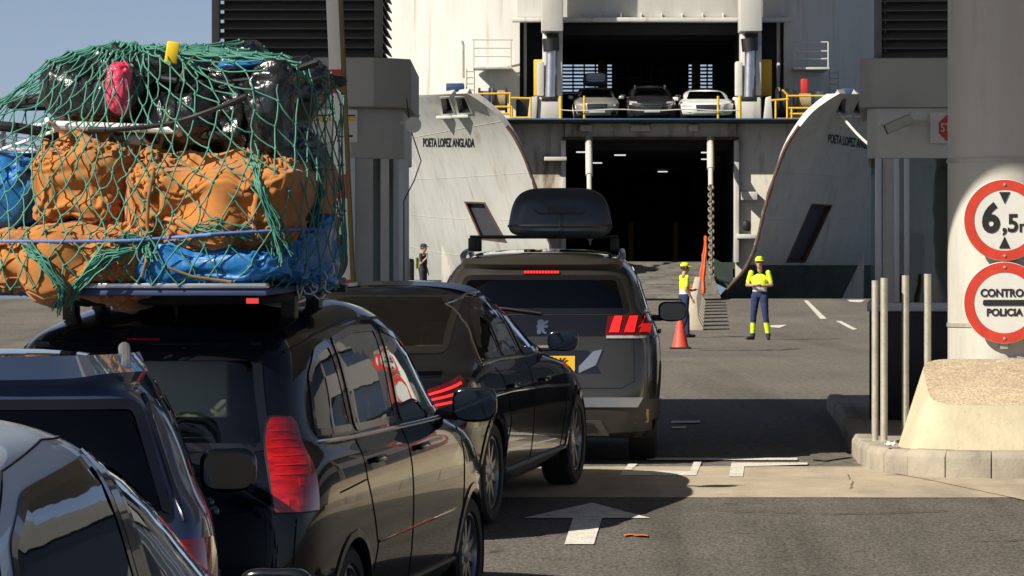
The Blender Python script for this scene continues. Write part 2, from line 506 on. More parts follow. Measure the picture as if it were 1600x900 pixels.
class Body:
    """A smooth shell that panels, glass, lamps and trim can be laid onto."""
    def __init__(s, V, F):
        s.V = [Vector(v) for v in V]; s.F = F
        s.bvh = BVHTree.FromPolygons(s.V, F)
        s.cut = set()
    AX = {'+x': (0, 1), '-x': (0, -1), '-y': (1, -1), '+y': (1, 1), '+z': (2, 1)}
    def uv(s, axis, p):
        a = s.AX[axis][0]
        return (p.y, p.z) if a == 0 else (p.x, p.z) if a == 1 else (p.x, p.y)
    def hit(s, axis, u, w, off=0):
        a, sg = s.AX[axis]
        D = 30
        o = Vector((sg * D, u, w)) if a == 0 else Vector((u, sg * D, w)) if a == 1 else Vector((u, w, sg * D))
        d = Vector((0, 0, 0)); d[a] = -sg
        if a == 1 and hasattr(s, 'yc'): o.y += s.yc
        loc, nrm, idx, dist = s.bvh.ray_cast(o, d)
        if loc is None:
            o2 = o.copy(); o2[a] = s.mid[a] + sg * s.half[a]
            loc, nrm, idx, dist = s.bvh.find_nearest(o2)
        if nrm.dot(d) > 0: nrm = -nrm
        return loc + nrm * off
    def hole(s, axis, poly, minn=.12):
        a, sg = s.AX[axis]
        for i, f in enumerate(s.F):
            if i in s.cut: continue
            pts = [s.V[j] for j in f]
            n = (pts[1] - pts[0]).cross(pts[2] - pts[0]) if len(pts) < 4 else (pts[2] - pts[0]).cross(pts[3] - pts[1])
            if n.length < 1e-12: continue
            n.normalize()
            if abs(n[a]) < minn: continue
            c = sum(pts, Vector()) / len(pts)
            if sg * (c[a] - s.mid[a]) < 0: continue
            if all(inside(poly, *s.uv(axis, p)) for p in pts): s.cut.add(i)
    def cut_convex(s, axis, poly):
        """Split the shell along a convex outline and drop what lies inside it."""
        bm = bmesh.new()
        vv = [bm.verts.new(p) for p in s.V]
        for f in s.F: bm.faces.new([vv[i] for i in f])
        if area2(poly) < 0: poly = poly[::-1]
        lo = [min(p[k] for p in poly) - .4 for k in (0, 1)]; hi = [max(p[k] for p in poly) + .4 for k in (0, 1)]
        def near(f):
            u, w = s.uv(axis, f.calc_center_median())
            return lo[0] < u < hi[0] and lo[1] < w < hi[1]
        for a_, b_ in zip(poly, poly[1:] + poly[:1]):
            fs = [f for f in bm.faces if near(f)]
            gm = list({v for f in fs for v in f.verts}) + list({e for f in fs for e in f.edges}) + fs
            n2 = (-(b_[1] - a_[1]), b_[0] - a_[0])
            mk = lambda q: (0, q[0], q[1]) if axis in ('+x', '-x') else (q[0], 0, q[1])
            bmesh.ops.bisect_plane(bm, geom=gm, plane_co=mk(a_), plane_no=mk(n2))
        bmesh.ops.delete(bm, geom=[f for f in bm.faces if inside(poly, *s.uv(axis, f.calc_center_median()))], context='FACES')
        bm.verts.index_update()
        s.V = [v.co.copy() for v in bm.verts]; s.F = [tuple(v.index for v in f.verts) for f in bm.faces]
        bm.free()
    def panel(s, name, axis, poly, mat, parent, off=.004, cell=.06, skirt=.012, smooth=True):
        bm = bmesh.new()
        if area2(poly) < 0: poly = poly[::-1]
        bm.faces.new([bm.verts.new((p[0], p[1], 0)) for p in poly])
        us = [p[0] for p in poly]; ws = [p[1] for p in poly]
        for lo, hi, ax in ((min(us), max(us), 0), (min(ws), max(ws), 1)):
            n = max(1, int((hi - lo) / cell))
            for i in range(1, n):
                co = [0, 0, 0]; co[ax] = lo + (hi - lo) * i / n
                no = [0, 0, 0]; no[ax] = 1
                bmesh.ops.bisect_plane(bm, geom=bm.verts[:] + bm.edges[:] + bm.faces[:], plane_co=co, plane_no=no)
        bmesh.ops.triangulate(bm, faces=[f for f in bm.faces if len(f.verts) > 4])
        bl = [e for e in bm.edges if len(e.link_faces) == 1]
        bv = {v for e in bl for v in e.verts}
        base = {v: (v.co.x, v.co.y) for v in bm.verts}
        low = {}
        for v in bm.verts:
            v.co = s.hit(axis, *base[v], off)
        if skirt:
            for v in bv:
                low[v] = bm.verts.new(s.hit(axis, *base[v], off - skirt))
            for e in bl:
                a, b = e.verts
                try: bm.faces.new((a, b, low[b], low[a]))
                except ValueError: pass
        bmesh.ops.recalc_face_normals(bm, faces=bm.faces)
        a, sg = s.AX[axis]
        tot = sum((f.normal[a] * f.calc_area() for f in bm.faces))
        if tot * sg < 0: bmesh.ops.reverse_faces(bm, faces=bm.faces)
        for f in bm.faces: f.smooth = smooth
        for e in bm.edges:
            if len(e.link_faces) == 2 and e.calc_face_angle(0) > R(50): e.smooth = False
        me = bpy.data.meshes.new(name)
        bm.to_mesh(me); bm.free()
        me.materials.append(mat)
        return link(bpy.data.objects.new(name, me), parent)
    def ring(s, name, axis, poly, width, mat, parent, off=.007, skirt=.02, step=.04):
        outer = dense(poly, step, True)
        inner = inset(outer, width)
        if area2(outer) < 0: outer = outer[::-1]; inner = inset(outer, width)
        n = len(outer)
        mb = MB()
        V = [s.hit(axis, *p, off - skirt) for p in outer] + [s.hit(axis, *p, off) for p in outer] + [s.hit(axis, *p, off) for p in inner]
        F = []
        for i in range(n):
            j = (i + 1) % n
            F += [(i, j, n + j, n + i), (n + i, n + j, 2 * n + j, 2 * n + i)]
        mb.add(V, F)
        return mb.build(name, mat, parent, weld=False)
    def line(s, name, axis, pts, r, mat, parent, off=0, n=6, step=.06, closed=False):
        P = [s.hit(axis, *p, off) for p in dense(pts, step, closed)]
        return MB().tube(P, r, n, closed=closed).build(name, mat, parent)
    def corner(s, name, sx, outline, mat, parent, org=(.45, .55), off=.016, skirt=.03, nz=14, nt=14, slope=0.0):
        """A patch that wraps round a rear corner; outline: (z, angle0, angle1) rows, angle 0 = straight back, 90 = sideways."""
        rows = []
        zs = [o[0] for o in outline]
        for j in range(nz + 1):
            z = zs[0] + (zs[-1] - zs[0]) * j / nz
            t0 = float(np.interp(z, zs, [o[1] for o in outline])); t1 = float(np.interp(z, zs, [o[2] for o in outline]))
            for i in range(nt + 1):
                t = R(t0 + (t1 - t0) * i / nt)
                d = Vector((sx * math.sin(t), -math.cos(t), 0))
                z_ = z + slope * i / nt
                loc, nrm, _, _ = s.bvh.ray_cast(Vector((org[0] * sx, org[1], z_)) + d * 2.5, -d)
                if loc is None: loc, nrm, _, _ = s.bvh.find_nearest(Vector((org[0] * sx, org[1], z_)) + d * .5)
                if nrm.dot(d) < 0: nrm = -nrm
                rows.append((loc, nrm))
        mb = MB()
        V = [l + n * off for l, n in rows]
        w_ = nt + 1
        F = [(j*w_+i, j*w_+i+1, (j+1)*w_+i+1, (j+1)*w_+i) for j in range(nz) for i in range(nt)]
        rim = list(range(0, w_)) + [j*w_+nt for j in range(1, nz+1)] + [nz*w_+i for i in range(nt-1, -1, -1)] + [j*w_ for j in range(nz-1, 0, -1)]
        k = len(V)
        V += [rows[i][0] + rows[i][1] * (off - skirt) for i in rim]
        m_ = len(rim)
        F += [(rim[a], rim[(a+1) % m_], k + (a+1) % m_, k + a) for a in range(m_)]
        return mb.add(V, F).build(name, mat, parent, angle=45)
    def finish(s, name, mat, parent):
        me = bpy.data.meshes.new(name)
        bm = bmesh.new()
        vv = [bm.verts.new(p) for p in s.V]
        for i, f in enumerate(s.F):
            if i in s.cut: continue
            try: bm.faces.new([vv[j] for j in f])
            except ValueError: pass
        bmesh.ops.delete(bm, geom=[v for v in bm.verts if not v.link_faces], context='VERTS')
        bmesh.ops.remove_doubles(bm, verts=bm.verts, dist=1e-5)
        bmesh.ops.recalc_face_normals(bm, faces=bm.faces)
        for f in bm.faces: f.smooth = True
        bm.to_mesh(me); bm.free()
        me.materials.append(mat)
        return link(bpy.data.objects.new(name, me), parent)

def shell(rows, k=8):
    P = np.array(rows, float)
    nr, nc, _ = P.shape
    flip = np.array([-1, 1, 1])
    Pc = np.concatenate([P[:, 1:2] * flip, P, P[:, -2:-1] * flip], 1)
    Pr = np.concatenate([2 * Pc[:1] - Pc[1:2], Pc, Pc[-2:-1] * flip], 0)
    A = bspline_matrix(nr, k); B = bspline_matrix(nc, k)
    G = np.einsum('ar,rcx,bc->abx', A, Pr, B)
    na, nb = G.shape[:2]
    G[:, 0, 0] = 0; G[:, -1, 0] = 0; G[-1, :, 0] = 0
    V = []; F = []
    idx = {}
    def vid(a, b, sgn):
        p = G[a, b]
        key = (a, b, 0 if abs(p[0]) < 1e-7 else sgn)
        if key not in idx:
            idx[key] = len(V)
            V.append((p[0] * sgn, p[1], p[2]))
        return idx[key]
    for sgn in (1, -1):
        for a in range(na - 1):
            for b in range(nb - 1):
                q = [vid(a, b, sgn), vid(a, b + 1, sgn), vid(a + 1, b + 1, sgn), vid(a + 1, b, sgn)]
                if sgn < 0: q = q[::-1]
                u = []
                for i in q:
                    if i not in u: u.append(i)
                if len(u) >= 3: F.append(tuple(u))
    bd = Body(V, F)
    X = np.array(V)
    lo, hi = X.min(0), X.max(0)
    bd.mid = (lo + hi) / 2; bd.half = (hi - lo) / 2
    bd.yc = bd.mid[1]
    return bd

def wheel(parent, x, y, r, wd, side, rimmat, spokes=10, seed=0):
    t = empty('wheel', (x, y, r), parent=parent)
    Mx = Matrix.Rotation(R(90) * side, 4, 'Y')       # lathe z -> outward
    h = wd / 2
    tp = [(r * .68, -h * .8), (r * .72, -h), (r * .92, -h), (r * .985, -h * .82), (r, -h * .5), (r, h * .5), (r * .985, h * .82), (r * .92, h), (r * .72, h), (r * .68, h * .8)]
    MB().lathe(tp, 40, Mx, closed=True).build('tyre', M['rubber'], t)
    mb = MB()
    rp = [(r * .69, h * .86), (r * .655, h * .86), (r * .63, h * .6), (r * .62, -h * .8)]
    mb.lathe([(r * .70, -h * .8)] + rp[::-1] + [(r * .70, h * .86)], 40, Mx, closed=True)
    for i in range(spokes):
        a = 2 * math.pi * i / spokes
        Ma = Mx @ Matrix.Rotation(a, 4, 'Z')
        mb.prism([(.03, -.028), (r * .64, -.017), (r * .64, .017), (.03, .028)], h * .45, h * .74, 'z', Ma)
    mb.lathe([(.001, h * .80), (.05, h * .79), (.065, h * .7), (.065, h * .4), (.001, h * .4)], 20, Mx)
    mb.build('rim', rimmat, t)
    MB().lathe([(.001, h * .1), (r * .45, h * .1), (r * .45, h * .02), (.001, h * .02)], 28, Mx).build('brake_disc', M['steel'], t)
    return t

def rounded(mb_fn, name, mat, parent, bevel, seg=3):
    m = MB(); mb_fn(m)
    return m.build(name, mat, parent, bevel=bevel, seg=seg)

def door_mirror(parent, x, y, z, side, mat, w=.20, h=.15, d=.12, glassmat=None):
    """Housing outside the door at (x,y,z); the glass looks to the rear."""
    t = empty('door_mirror', (x, y, z), parent=parent)
    def sup(u, v):
        a = 2 * math.pi * u; b = math.pi * (v - .5)
        c = math.cos(b)
        f = lambda q, e: math.copysign(abs(q) ** e, q)
        X = f(math.cos(a), .6) * f(c, .6) * w / 2
        Z = f(math.sin(a), .6) * f(c, .6) * h / 2
        Yy = f(math.sin(b), .8)
        Yy = Yy * (d * .75) if Yy > 0 else Yy * d * .18
        k = 1 - .12 * max(0, Yy / d)
        return Vector((X * k + side * w * .45, Yy, Z * k + (.02 if X * side > 0 else -.01) * (X / w)))
    MB().grid(sup, 40, 20).build('housing', mat, t)
    def gl(u, v):
        a = 2 * math.pi * u
        f = lambda q, e: math.copysign(abs(q) ** e, q)
        return Vector((f(math.cos(a), .55) * w * .43 * v + side * w * .45, -d * .185, f(math.sin(a), .55) * h * .41 * v))
    MB().grid(gl, 40, 4).build('mirror_glass', glassmat or M['mirror'], t)
    MB().tube([(-side * .10, .05, -.05), (0, .035, -h * .32), (side * w * .3, .02, -h * .25)], [.03, .026, .03], 10).build('stalk', M['black'], t)
    return t

def seats(parent, mat, w, y_front, y_rear, z=.42, bench=True, H=1.0):
    for sx in (-1, 1):
        rounded(lambda m: (m.cbox((sx * w * .5, y_front, z), (.5, .5, .16)),), 'seat_base', mat, parent, .04)
        Mx = Matrix.Translation((sx * w * .5, y_front - .24, z + .06)) @ Matrix.Rotation(R(14), 4, 'X')
        rounded(lambda m: m.box((-.23, -.06, 0), (.23, .06, .62), Mx), 'seat_back', mat, parent, .045)
        rounded(lambda m: m.box((-.13, -.05, .66), (.13, .05, .86), Mx), 'headrest', mat, parent, .035)
    if bench:
        Mx = Matrix.Translation((0, y_rear, z)) @ Matrix.Rotation(R(14), 4, 'X')
        rounded(lambda m: m.box((-w * .82, -.07, 0), (w * .82, .07, .60), Mx), 'rear_bench', mat, parent, .05)
        for sx in (-.62, 0, .62):
            rounded(lambda m: m.box((sx * w - .12, -.05, .63), (sx * w + .12, .05, .80), Mx), 'headrest', mat, parent, .035)
    rounded(lambda m: m.box((-w * .9, y_front + .78, z + .2), (w * .9, y_front + 1.15, z + .5)), 'dashboard', M['black'], parent, .05)
    MB().tube([(-w * .5 + .19 * math.cos(a), y_front + .62 + .07 * math.sin(a), z + .42 + .17 * math.sin(a)) for a in [2 * math.pi * i / 20 for i in range(20)]], .015, 8, closed=True).build('steering_wheel', M['black'], parent)

def hatch_rows(L, w, H, belt, hoodz, nosez, cowl, wstop, rrear, gbase, wr, bpos=.0, roofpts=None, deckz=None, corner=.34):
    roof = roofpts or [(0, H - .05), (L * .25, H - .01), (L * .42, H), (L * .58, H - .05), (L * .72, H - .13)]
    lower = lambda d: [(p, q - d) for p, q in roof]
    dz = deckz if deckz else belt
    b1 = [(0, dz - .20), (L * .25, belt - .20), (L * .6, belt - .20), (cowl + .1, hoodz - .14), (L, nosez - .12)]
    b2 = [(0, dz - .03), (gbase + .15, dz - .02), (L * .3, belt - .035), (L * .62, belt - .03), (cowl + .1, hoodz - .03), (L - .1, nosez)]
    b3 = [(0, dz + .03), (gbase, dz + .03), (L * .3, belt + .02), (L * .62, belt + .02), (cowl, hoodz + .02), (L, hoodz)]
    gm = lambda a, b, f: a + (b - a) * f
    mid = [(0, gm(dz, H, .5)), (L * .45, gm(belt, H, .52)), (L * .8, gm(hoodz, H, .5))]
    return [
        car_row(.17, L - .16, w - .12, .20, corner, .4),
        car_row(.06, L - .05, w - .05, .24, corner, .42),
        car_row(.0, L, w - .015, .42, corner, .45),
        car_row(.02, L - .01, w + .005, .66, corner, .48),
        car_row(.05 + bpos, L - .05, w + .004, b1, corner, .5, tf=.07),
        car_row(.085 + bpos, L - .2, w - .03, b2, corner, .5, tf=.10),
        car_row(gbase, cowl, w - .085, b3, .26, .5, tf=.06),
        car_row(gm(gbase, rrear, .5) - .035, gm(cowl, wstop, .5) + .04, gm(w - .085, wr, .5) + .025, mid, .24, .42, tf=.06),
        car_row(rrear, wstop + .03, wr + .005, lower(.075), .22, .34, tf=.05),
        car_row(rrear + .03, wstop - .05, wr * .72, lower(.012), .18, .3, tf=.05),
        car_row(rrear + .03, wstop - .05, 0, roof, .18, .3),
    ]

def arches(bd, root, axles, rad, rw, w, lipmat, tw=.22, rimmat=None, spokes=10, xin=.0):
    for ya in axles:
        for sx in (1, -1):
            ax = '+x' if sx > 0 else '-x'
            c = [(ya + rad * math.cos(t), rw + rad * math.sin(t)) for t in [2 * math.pi * i / 40 for i in range(40)]]
            a, sg = bd.AX[ax]
            for i, f in enumerate(bd.F):
                ctr = sum((bd.V[j] for j in f), Vector()) / len(f)
                if ctr.x * sx > w * .55 and inside(c, ctr.y, ctr.z): bd.cut.add(i)
            pts = [R(t) for t in range(-28, 209, 6)]
            mb = MB(); V = []; n = len(pts)
            for t in pts:
                for rr, of in ((rad + .028, -.004), (rad + .022, .008), (rad - .012, .010), (rad - .03, -.004), (rad - .03, -.06)):
                    V.append(bd.hit(ax, ya + rr * math.cos(t), max(.2, rw + rr * math.sin(t)), of))
            F = []
            for i in range(n - 1):
                for j in range(4):
                    F.append((i*5+j, i*5+j+1, (i+1)*5+j+1, (i+1)*5+j))
            mb.add(V, F).build('arch_lip', lipmat, root)
            ml = MB()
            seg = [R(t) for t in range(-25, 206, 10)]
            V = []
            for t in seg:
                for xx in (w - .03, w - .42):
                    V.append((sx * xx, ya + (rad - .01) * math.cos(t), rw + (rad - .01) * math.sin(t)))
            F = [(2*i, 2*i+1, 2*i+3, 2*i+2) for i in range(len(seg) - 1)]
            n = len(V)
            V.append((sx * (w - .42), ya, rw))
            F += [(2*i+1, 2*i+3, n) for i in range(len(seg) - 1)]
            ml.add(V, F).build('wheel_well', M['black'], root)
            wheel(root, sx * (w - tw / 2 - .025 - xin), ya, rw, tw, sx, rimmat or M['rim'], spokes)

def build_car(name, spec, label, cat, group, loc, yaw, pitch=0, paintmat=None, detail=8):
    S = spec
    L, w = S['L'], S['w']
    root = empty(name, loc, (0, 0, 0), label, cat, group)
    root.rotation_euler = (Matrix.Rotation(yaw, 4, 'Z') @ Matrix.Rotation(pitch, 4, 'X')).to_euler()
    bd = shell(S['rows'], detail)
    for ax in ('+x', '-x'):
        for i, poly in enumerate(S['side']):
            p = roundpoly(poly, S.get('wr_side', .05), 3)
            bd.hole(ax, inset(p, .006))
            bd.panel('side_window', ax, p, S.get('glass_side', [M['glass_dark']] * 9)[i], root, .003, .08, 0)
            bd.ring('window_frame', ax, p, .035, M['gloss_black'], root, .006)
    if 'rear' in S:
        p = roundpoly(S['rear'], .06, 3)
        bd.hole('-y', inset(p, .006))
        bd.panel('rear_window', '-y', p, S.get('glass_rear', M['glass_dark']), root, .003, .08, 0)
        bd.ring('window_frame', '-y', p, .04, M['gloss_black'], root, .005)
    if 'front' in S:
        p = roundpoly(S['front'], .06, 3)
        bd.hole('+y', inset(p, .006))
        bd.panel('windshield', '+y', p, M['glass_clear'] if not S.get('dark_front') else M['glass_dark'], root, .003, .09, 0)
        bd.ring('window_frame', '+y', p, .045, M['gloss_black'], root, .005)
    arches(bd, root, S['axles'], S.get('arch', .385), S.get('rw', .33), w, S.get('lip', paintmat), rimmat=S.get('rim'), spokes=S.get('spokes', 10))
    for ax in ('+x', '-x'):
        for pts in S.get('seams', []):
            bd.line('panel_gap', ax, pts, .0045, M['seam'], root, 0, 5)
    for pts in S.get('rear_seams', []):
        bd.line('panel_gap', '-y', pts, .0045, M['seam'], root, 0, 5)
    bd.finish('body', paintmat, root)
    rounded(lambda m: m.box((-w + .14, .3, .20), (w - .14, L - .4, .30)), 'underbody', M['black'], root, 0)
    for sx in (1, -1):
        for (y, z) in S.get('handles', []):
            p = bd.hit('+x' if sx > 0 else '-x', y, z, .018)
            rounded(lambda m: m.cbox(p, (.03, .20, .032)), 'door_handle', S.get('handle_mat', paintmat), root, .012)
    return root, bd
# ------------------------------------------------------------------ ground, sea, road
def sheet(name, x0, x1, ys, dz, mat, nx=2, kind='structure', xfun=None):
    mb = MB()
    V = []; F = []
    for y in ys:
        a, b = (x0, x1) if xfun is None else xfun(y)
        for i in range(nx + 1):
            V.append((a + (b - a) * i / nx, y, ground_z(y) + dz))
    w_ = nx + 1
    for j in range(len(ys) - 1):
        for i in range(nx):
            F.append((j*w_+i, j*w_+i+1, (j+1)*w_+i+1, (j+1)*w_+i))
    o = mb.add(V, F).build(name, mat, smooth=True, angle=60, recalc=False)
    return tag(o, kind=kind)

YS = [-60, -20, 0, 10, 18, 19, 20, 21, 22, 23, 24, 25, 26, 27, 28, 29, 30, 34, 40, 50, 60, 72, 84, 88, 92, 96, 102, 108, 114, 121]
sheet('quay_ground', -160, 160, YS, 0, M['quay'])
sheet('road', -30, 30, [y for y in YS if y <= 26] + [26.7], .004, M['asphalt'])
ap = sheet('concrete_apron', -30, 30, [26.6, 27, 27.5, 28, 28.6, 29.3], .0075, M['concrete_road'], nx=300)
for v in ap.data.vertices:
    if v.co.y < 26.7 or v.co.y > 29.2:
        v.co.y += .035 * noise.noise(Vector((v.co.x * 1.3, v.co.y, 0))) + .02 * noise.noise(Vector((v.co.x * 6, v.co.y, 5)))
qw = MB().box((-160, 121, -4), (160, 121.6, .555)).build('quay_wall', M['kerb'], bevel=.05)
tag(qw, kind='structure')

def sea_mat():
    m = pm('sea_water', (.02, .05, .065), .12, var=.2, vscale=.05, bump=.5, bscale=.8, bdist=.2)
    return m
sea = MB().add([(-6000, 121.3, -1.6), (6000, 121.3, -1.6), (6000, 9000, -1.6), (-6000, 9000, -1.6)], [(0, 1, 2, 3)]).build('sea', sea_mat(), recalc=False)
tag(sea, kind='structure')

# painted markings -------------------------------------------------------------
def on_ground(x, y):
    """Point of the ground seen at photo pixel (x, y)."""
    lo, hi = 5.0, 121.0
    for _ in range(60):
        m_ = (lo + hi) / 2
        yy = 420 + (EYE - ground_z(m_)) * FOC / m_
        if yy > y: lo = m_
        else: hi = m_
    return Vector(((x - 800) * lo / FOC, lo, 0))

def painted(name, polys, mat, label=None, dz=.0115):
    mb = MB()
    for poly in polys:
        pts = [on_ground(*p) for p in poly]
        # cut into short pieces so that the paint follows the ramp
        bm = bmesh.new()
        bm.faces.new([bm.verts.new((p.x, p.y, 0)) for p in pts])
        for cy in YS:
            bmesh.ops.bisect_plane(bm, geom=bm.verts[:] + bm.edges[:] + bm.faces[:], plane_co=(0, cy, 0), plane_no=(0, 1, 0))
        bm.verts.index_update()
        V = [(v.co.x, v.co.y, ground_z(v.co.y) + dz) for v in bm.verts]
        Fs = [[v.index for v in f.verts] for f in bm.faces]
        bm.free()
        mb.add(V, Fs)
    o = mb.build(name, mat, recalc=False)
    for p in o.data.polygons:
        if p.normal.z < 0:
            p.flip()
    tag(o, kind='structure')
    return o

painted('road_arrow_marking', [[(882, 853), (928, 853), (941, 812), (1016, 812), (925, 788), (817, 812), (896, 812)]], M['road_paint'])
painted('road_letter_marking', [[(968, 745), (1088, 745), (1096, 724), (1084, 724), (1078, 738), (985, 738), (996, 727), (982, 727)]], M['road_paint'])
painted('road_letter_marking', [[(1139, 747), (1161, 747), (1163, 731), (1262, 728), (1262, 725), (1143, 725)]], M['road_paint'])
painted('stop_line_marking', [[(1010, 721), (1246, 721), (1246, 717.5), (1010, 717.5)]], M['road_paint'])
painted('road_edge_marking', [[(1249, 651), (1264, 646), (1283, 648), (1300, 690), (1330, 716), (1290, 722), (1268, 720)]], M['quay'])
painted('road_dash_marking', [[(1048, 663), (1094, 662), (1094, 659), (1050, 659)], [(1050, 671), (1072, 671), (1072, 668), (1050, 668)]], M['road_paint'])
painted('lane_line_marking', [[(1256, 470), (1262, 470), (1292, 499), (1282, 499)], [(1306, 502), (1314, 502), (1340, 515), (1333, 516)]], M['road_paint'])
painted('lane_dash_marking', [[(1203, 509), (1230, 508), (1218, 513), (1205, 512)]], M['road_paint'])
painted('lane_dash_marking', [[(1324, 469), (1352, 469), (1345, 473), (1328, 472)]], M['road_paint'])
painted('apron_edge_line', [[(1390, 741), (1420, 740), (1610, 776), (1610, 786)]], M['concrete_road'], dz=.0125)
M['crack'] = pm('crack_tar', (.03, .028, .026), .8, var=.2)
def crack(pts, wpx=1.6, seed=0):
    rr = random.Random(seed)
    up, dn = [], []
    for (a, b) in zip(pts, pts[1:]):
        for i in range(6):
            t = i / 6
            x = a[0] + (b[0] - a[0]) * t + rr.uniform(-3, 3); y = a[1] + (b[1] - a[1]) * t + rr.uniform(-.6, .6)
            up.append((x, y)); dn.append((x + wpx, y + .5))
    painted('road_crack', [[up[i], up[i + 1], dn[i + 1], dn[i]] for i in range(len(up) - 1)], M['crack'], dz=.0145)
crack([(1322, 742), (1331, 756), (1328, 771)], 1.1, 1)
crack([(1120, 800), (1300, 806), (1480, 801), (1610, 812)], 4, 3)
crack([(1500, 846), (1560, 848), (1612, 845)], 5, 4)
crack([(1090, 547), (1180, 548), (1260, 545)], 3, 5)
M['orange_scrap'] = pm('orange_plastic', (.75, .20, .05), .5, var=.15)
p = on_ground(993, 839)
mb = MB()
mb.grid(lambda u, v: Vector((p.x + (u - .5) * .15, p.y + (v - .5) * .10 + .03 * math.sin(u * 5), ground_z(p.y) + .009 + .006 * abs(math.sin(u * 6 + v * 3)))), 8, 4)
o = mb.build('plastic_scrap', M['orange_scrap'])
tag(o, 'small orange plastic scrap lying on the asphalt beside the painted arrow', 'litter')

# ------------------------------------------------------------------ kerbed islands
def island(name, outline, ztop, inner_pts, stone=.32):
    root = empty(name, kind='structure')
    pts = []
    # resample the kerb line into stones
    d = [Vector(p) for p in outline]
    L_ = [0]
    for a, b in zip(d, d[1:]): L_.append(L_[-1] + (b - a).length)
    def at(s):
        for i in range(len(d) - 1):
            if s <= L_[i + 1] + 1e-9:
                t = (s - L_[i]) / max(1e-9, L_[i + 1] - L_[i])
                return d[i].lerp(d[i + 1], t)
        return d[-1]
    n = int(L_[-1] / stone)
    rnd = random.Random(3)
    for i in range(n):
        a = at(L_[-1] * i / n); b = at(L_[-1] * (i + 1) / n)
        t = (b - a).normalized(); nrm = Vector((-t.y, t.x))      # towards the island's inside
        a2 = a + t * .004; b2 = b - t * .004
        wd = .16
        zz = ztop + rnd.uniform(-.006, .006)
        j = rnd.uniform(-.004, .004)
        o_ = nrm * j
        mb = MB()
        lowz = -.25
        q = [a2 + o_, b2 + o_, b2 + nrm * wd, a2 + nrm * wd]
        qt = [a2 + o_ + nrm * .03, b2 + o_ + nrm * .03, b2 + nrm * wd, a2 + nrm * wd]
        V = [(*k, lowz) for k in q] + [(*k, zz - .05) for k in q] + [(*k, zz) for k in qt]
        F = [(3, 2, 1, 0)]
        for lv in (0, 4):
            for k in range(4):
                F.append((lv + k, lv + (k + 1) % 4, lv + 4 + (k + 1) % 4, lv + 4 + k))
        F.append((8, 9, 10, 11))
        mb.add(V, F).build('kerb_stone', M['kerb'], root, bevel=.01, seg=2)
    MB().prism(inner_pts, -.2, ztop - .012, 'z').build('paving', M['kerb'], root)
    return root

KR = [(3.36, 41.0), (3.14, 37.0), (2.80, 32.0), (2.72, 30.6), (2.68, 29.7), (2.70, 28.95), (2.80, 28.5), (3.0, 28.2), (3.35, 28.05), (4.2, 28.0), (6.6, 28.0)]
island('booth_island', KR[::-1][::-1], .165, [(x + .08, y) if y > 29 else (x + .05, y + .12) for x, y in KR] + [(6.6, 41)], .34)
KL = [(-5.5, 29.3), (-2.6, 29.3), (-1.35, 29.6), (-.95, 30.2), (-.85, 31), (-.75, 37), (-.45, 45)]
island('booth_island', KL, .165, [(x - .08, y + .06) for x, y in KL] + [(-5.5, 45)], .34)

# cream plinth in front of the column --------------------------------------------
def plinth():
    mb = MB()
    bot = roundpoly([(2.92, 28.42), (6.4, 28.36), (6.4, 29.45), (2.92, 29.45)], .26, 6)
    c = Vector((4.7, 28.95))
    V = []; n = len(bot)
    for (x, y) in bot: V.append((x, y, .10))
    rings = 5
    for r_ in range(1, rings + 1):
        t = r_ / rings
        for (x, y) in bot:
            ix = x + t * ((3.13 + (x - 2.92) * (6.2 - 3.13) / 3.48) - x)
            iy = y + t ** 1.2 * ((28.64 + (y - 28.38) * .75 / 1.07) - y)
            topz = .47 + .34 * (iy - 28.64) / .75
            V.append((ix, iy, .10 + (topz - .10) * t))
    F = []
    for r_ in range(rings):
        for i in range(n):
            j = (i + 1) % n
            F.append((r_*n+i, r_*n+j, (r_+1)*n+j, (r_+1)*n+i))
    side = len(F)
    F.append(tuple(rings * n + i for i in range(n)))
    mb.add(V, F)
    mb.m[side] = 1
    o = mb.build('column_plinth', [M['plinth'], M['plinth_top']], bevel=0, angle=40)
    tag(o, 'cream rendered concrete block with sloping brown top at the column foot', 'plinth')
plinth()
tis = MB()
tis.grid(lambda u, v: Vector((2.82 + (u - .5) * .09, 28.62 + (v - .5) * .1, .175 + .04 * noise.noise(Vector((u * 4, v * 4, 1))) + .02)), 6, 6)
tag(tis.build('paper_scrap', M['white']), 'crumpled white paper scrap lying on the kerb below the cream block', 'litter')

# canopy and columns -----------------------------------------------------------
def column(x, y, label):
    mb = MB().lathe([(.46, -.1), (.44, .3), (.44, 6.9)], 64, Matrix.Translation((x, y, 0)))
    o = mb.build('round_column', M['column'])
    tag(o, label, 'column')
column(3.83, 29.86, 'thick pale round column carrying the two round road signs')
cn = empty('canopy', label='broad flat toll canopy roof above the booths', cat='canopy')
MB().box((-16, 26.05, 6.85), (16, 38.9, 7.3)).build('roof_slab', M['column'], cn, bevel=.03)
MB().box((-16, 25.99, 6.95), (16, 26.04, 7.2)).build('fascia', M['booth_band'], cn)

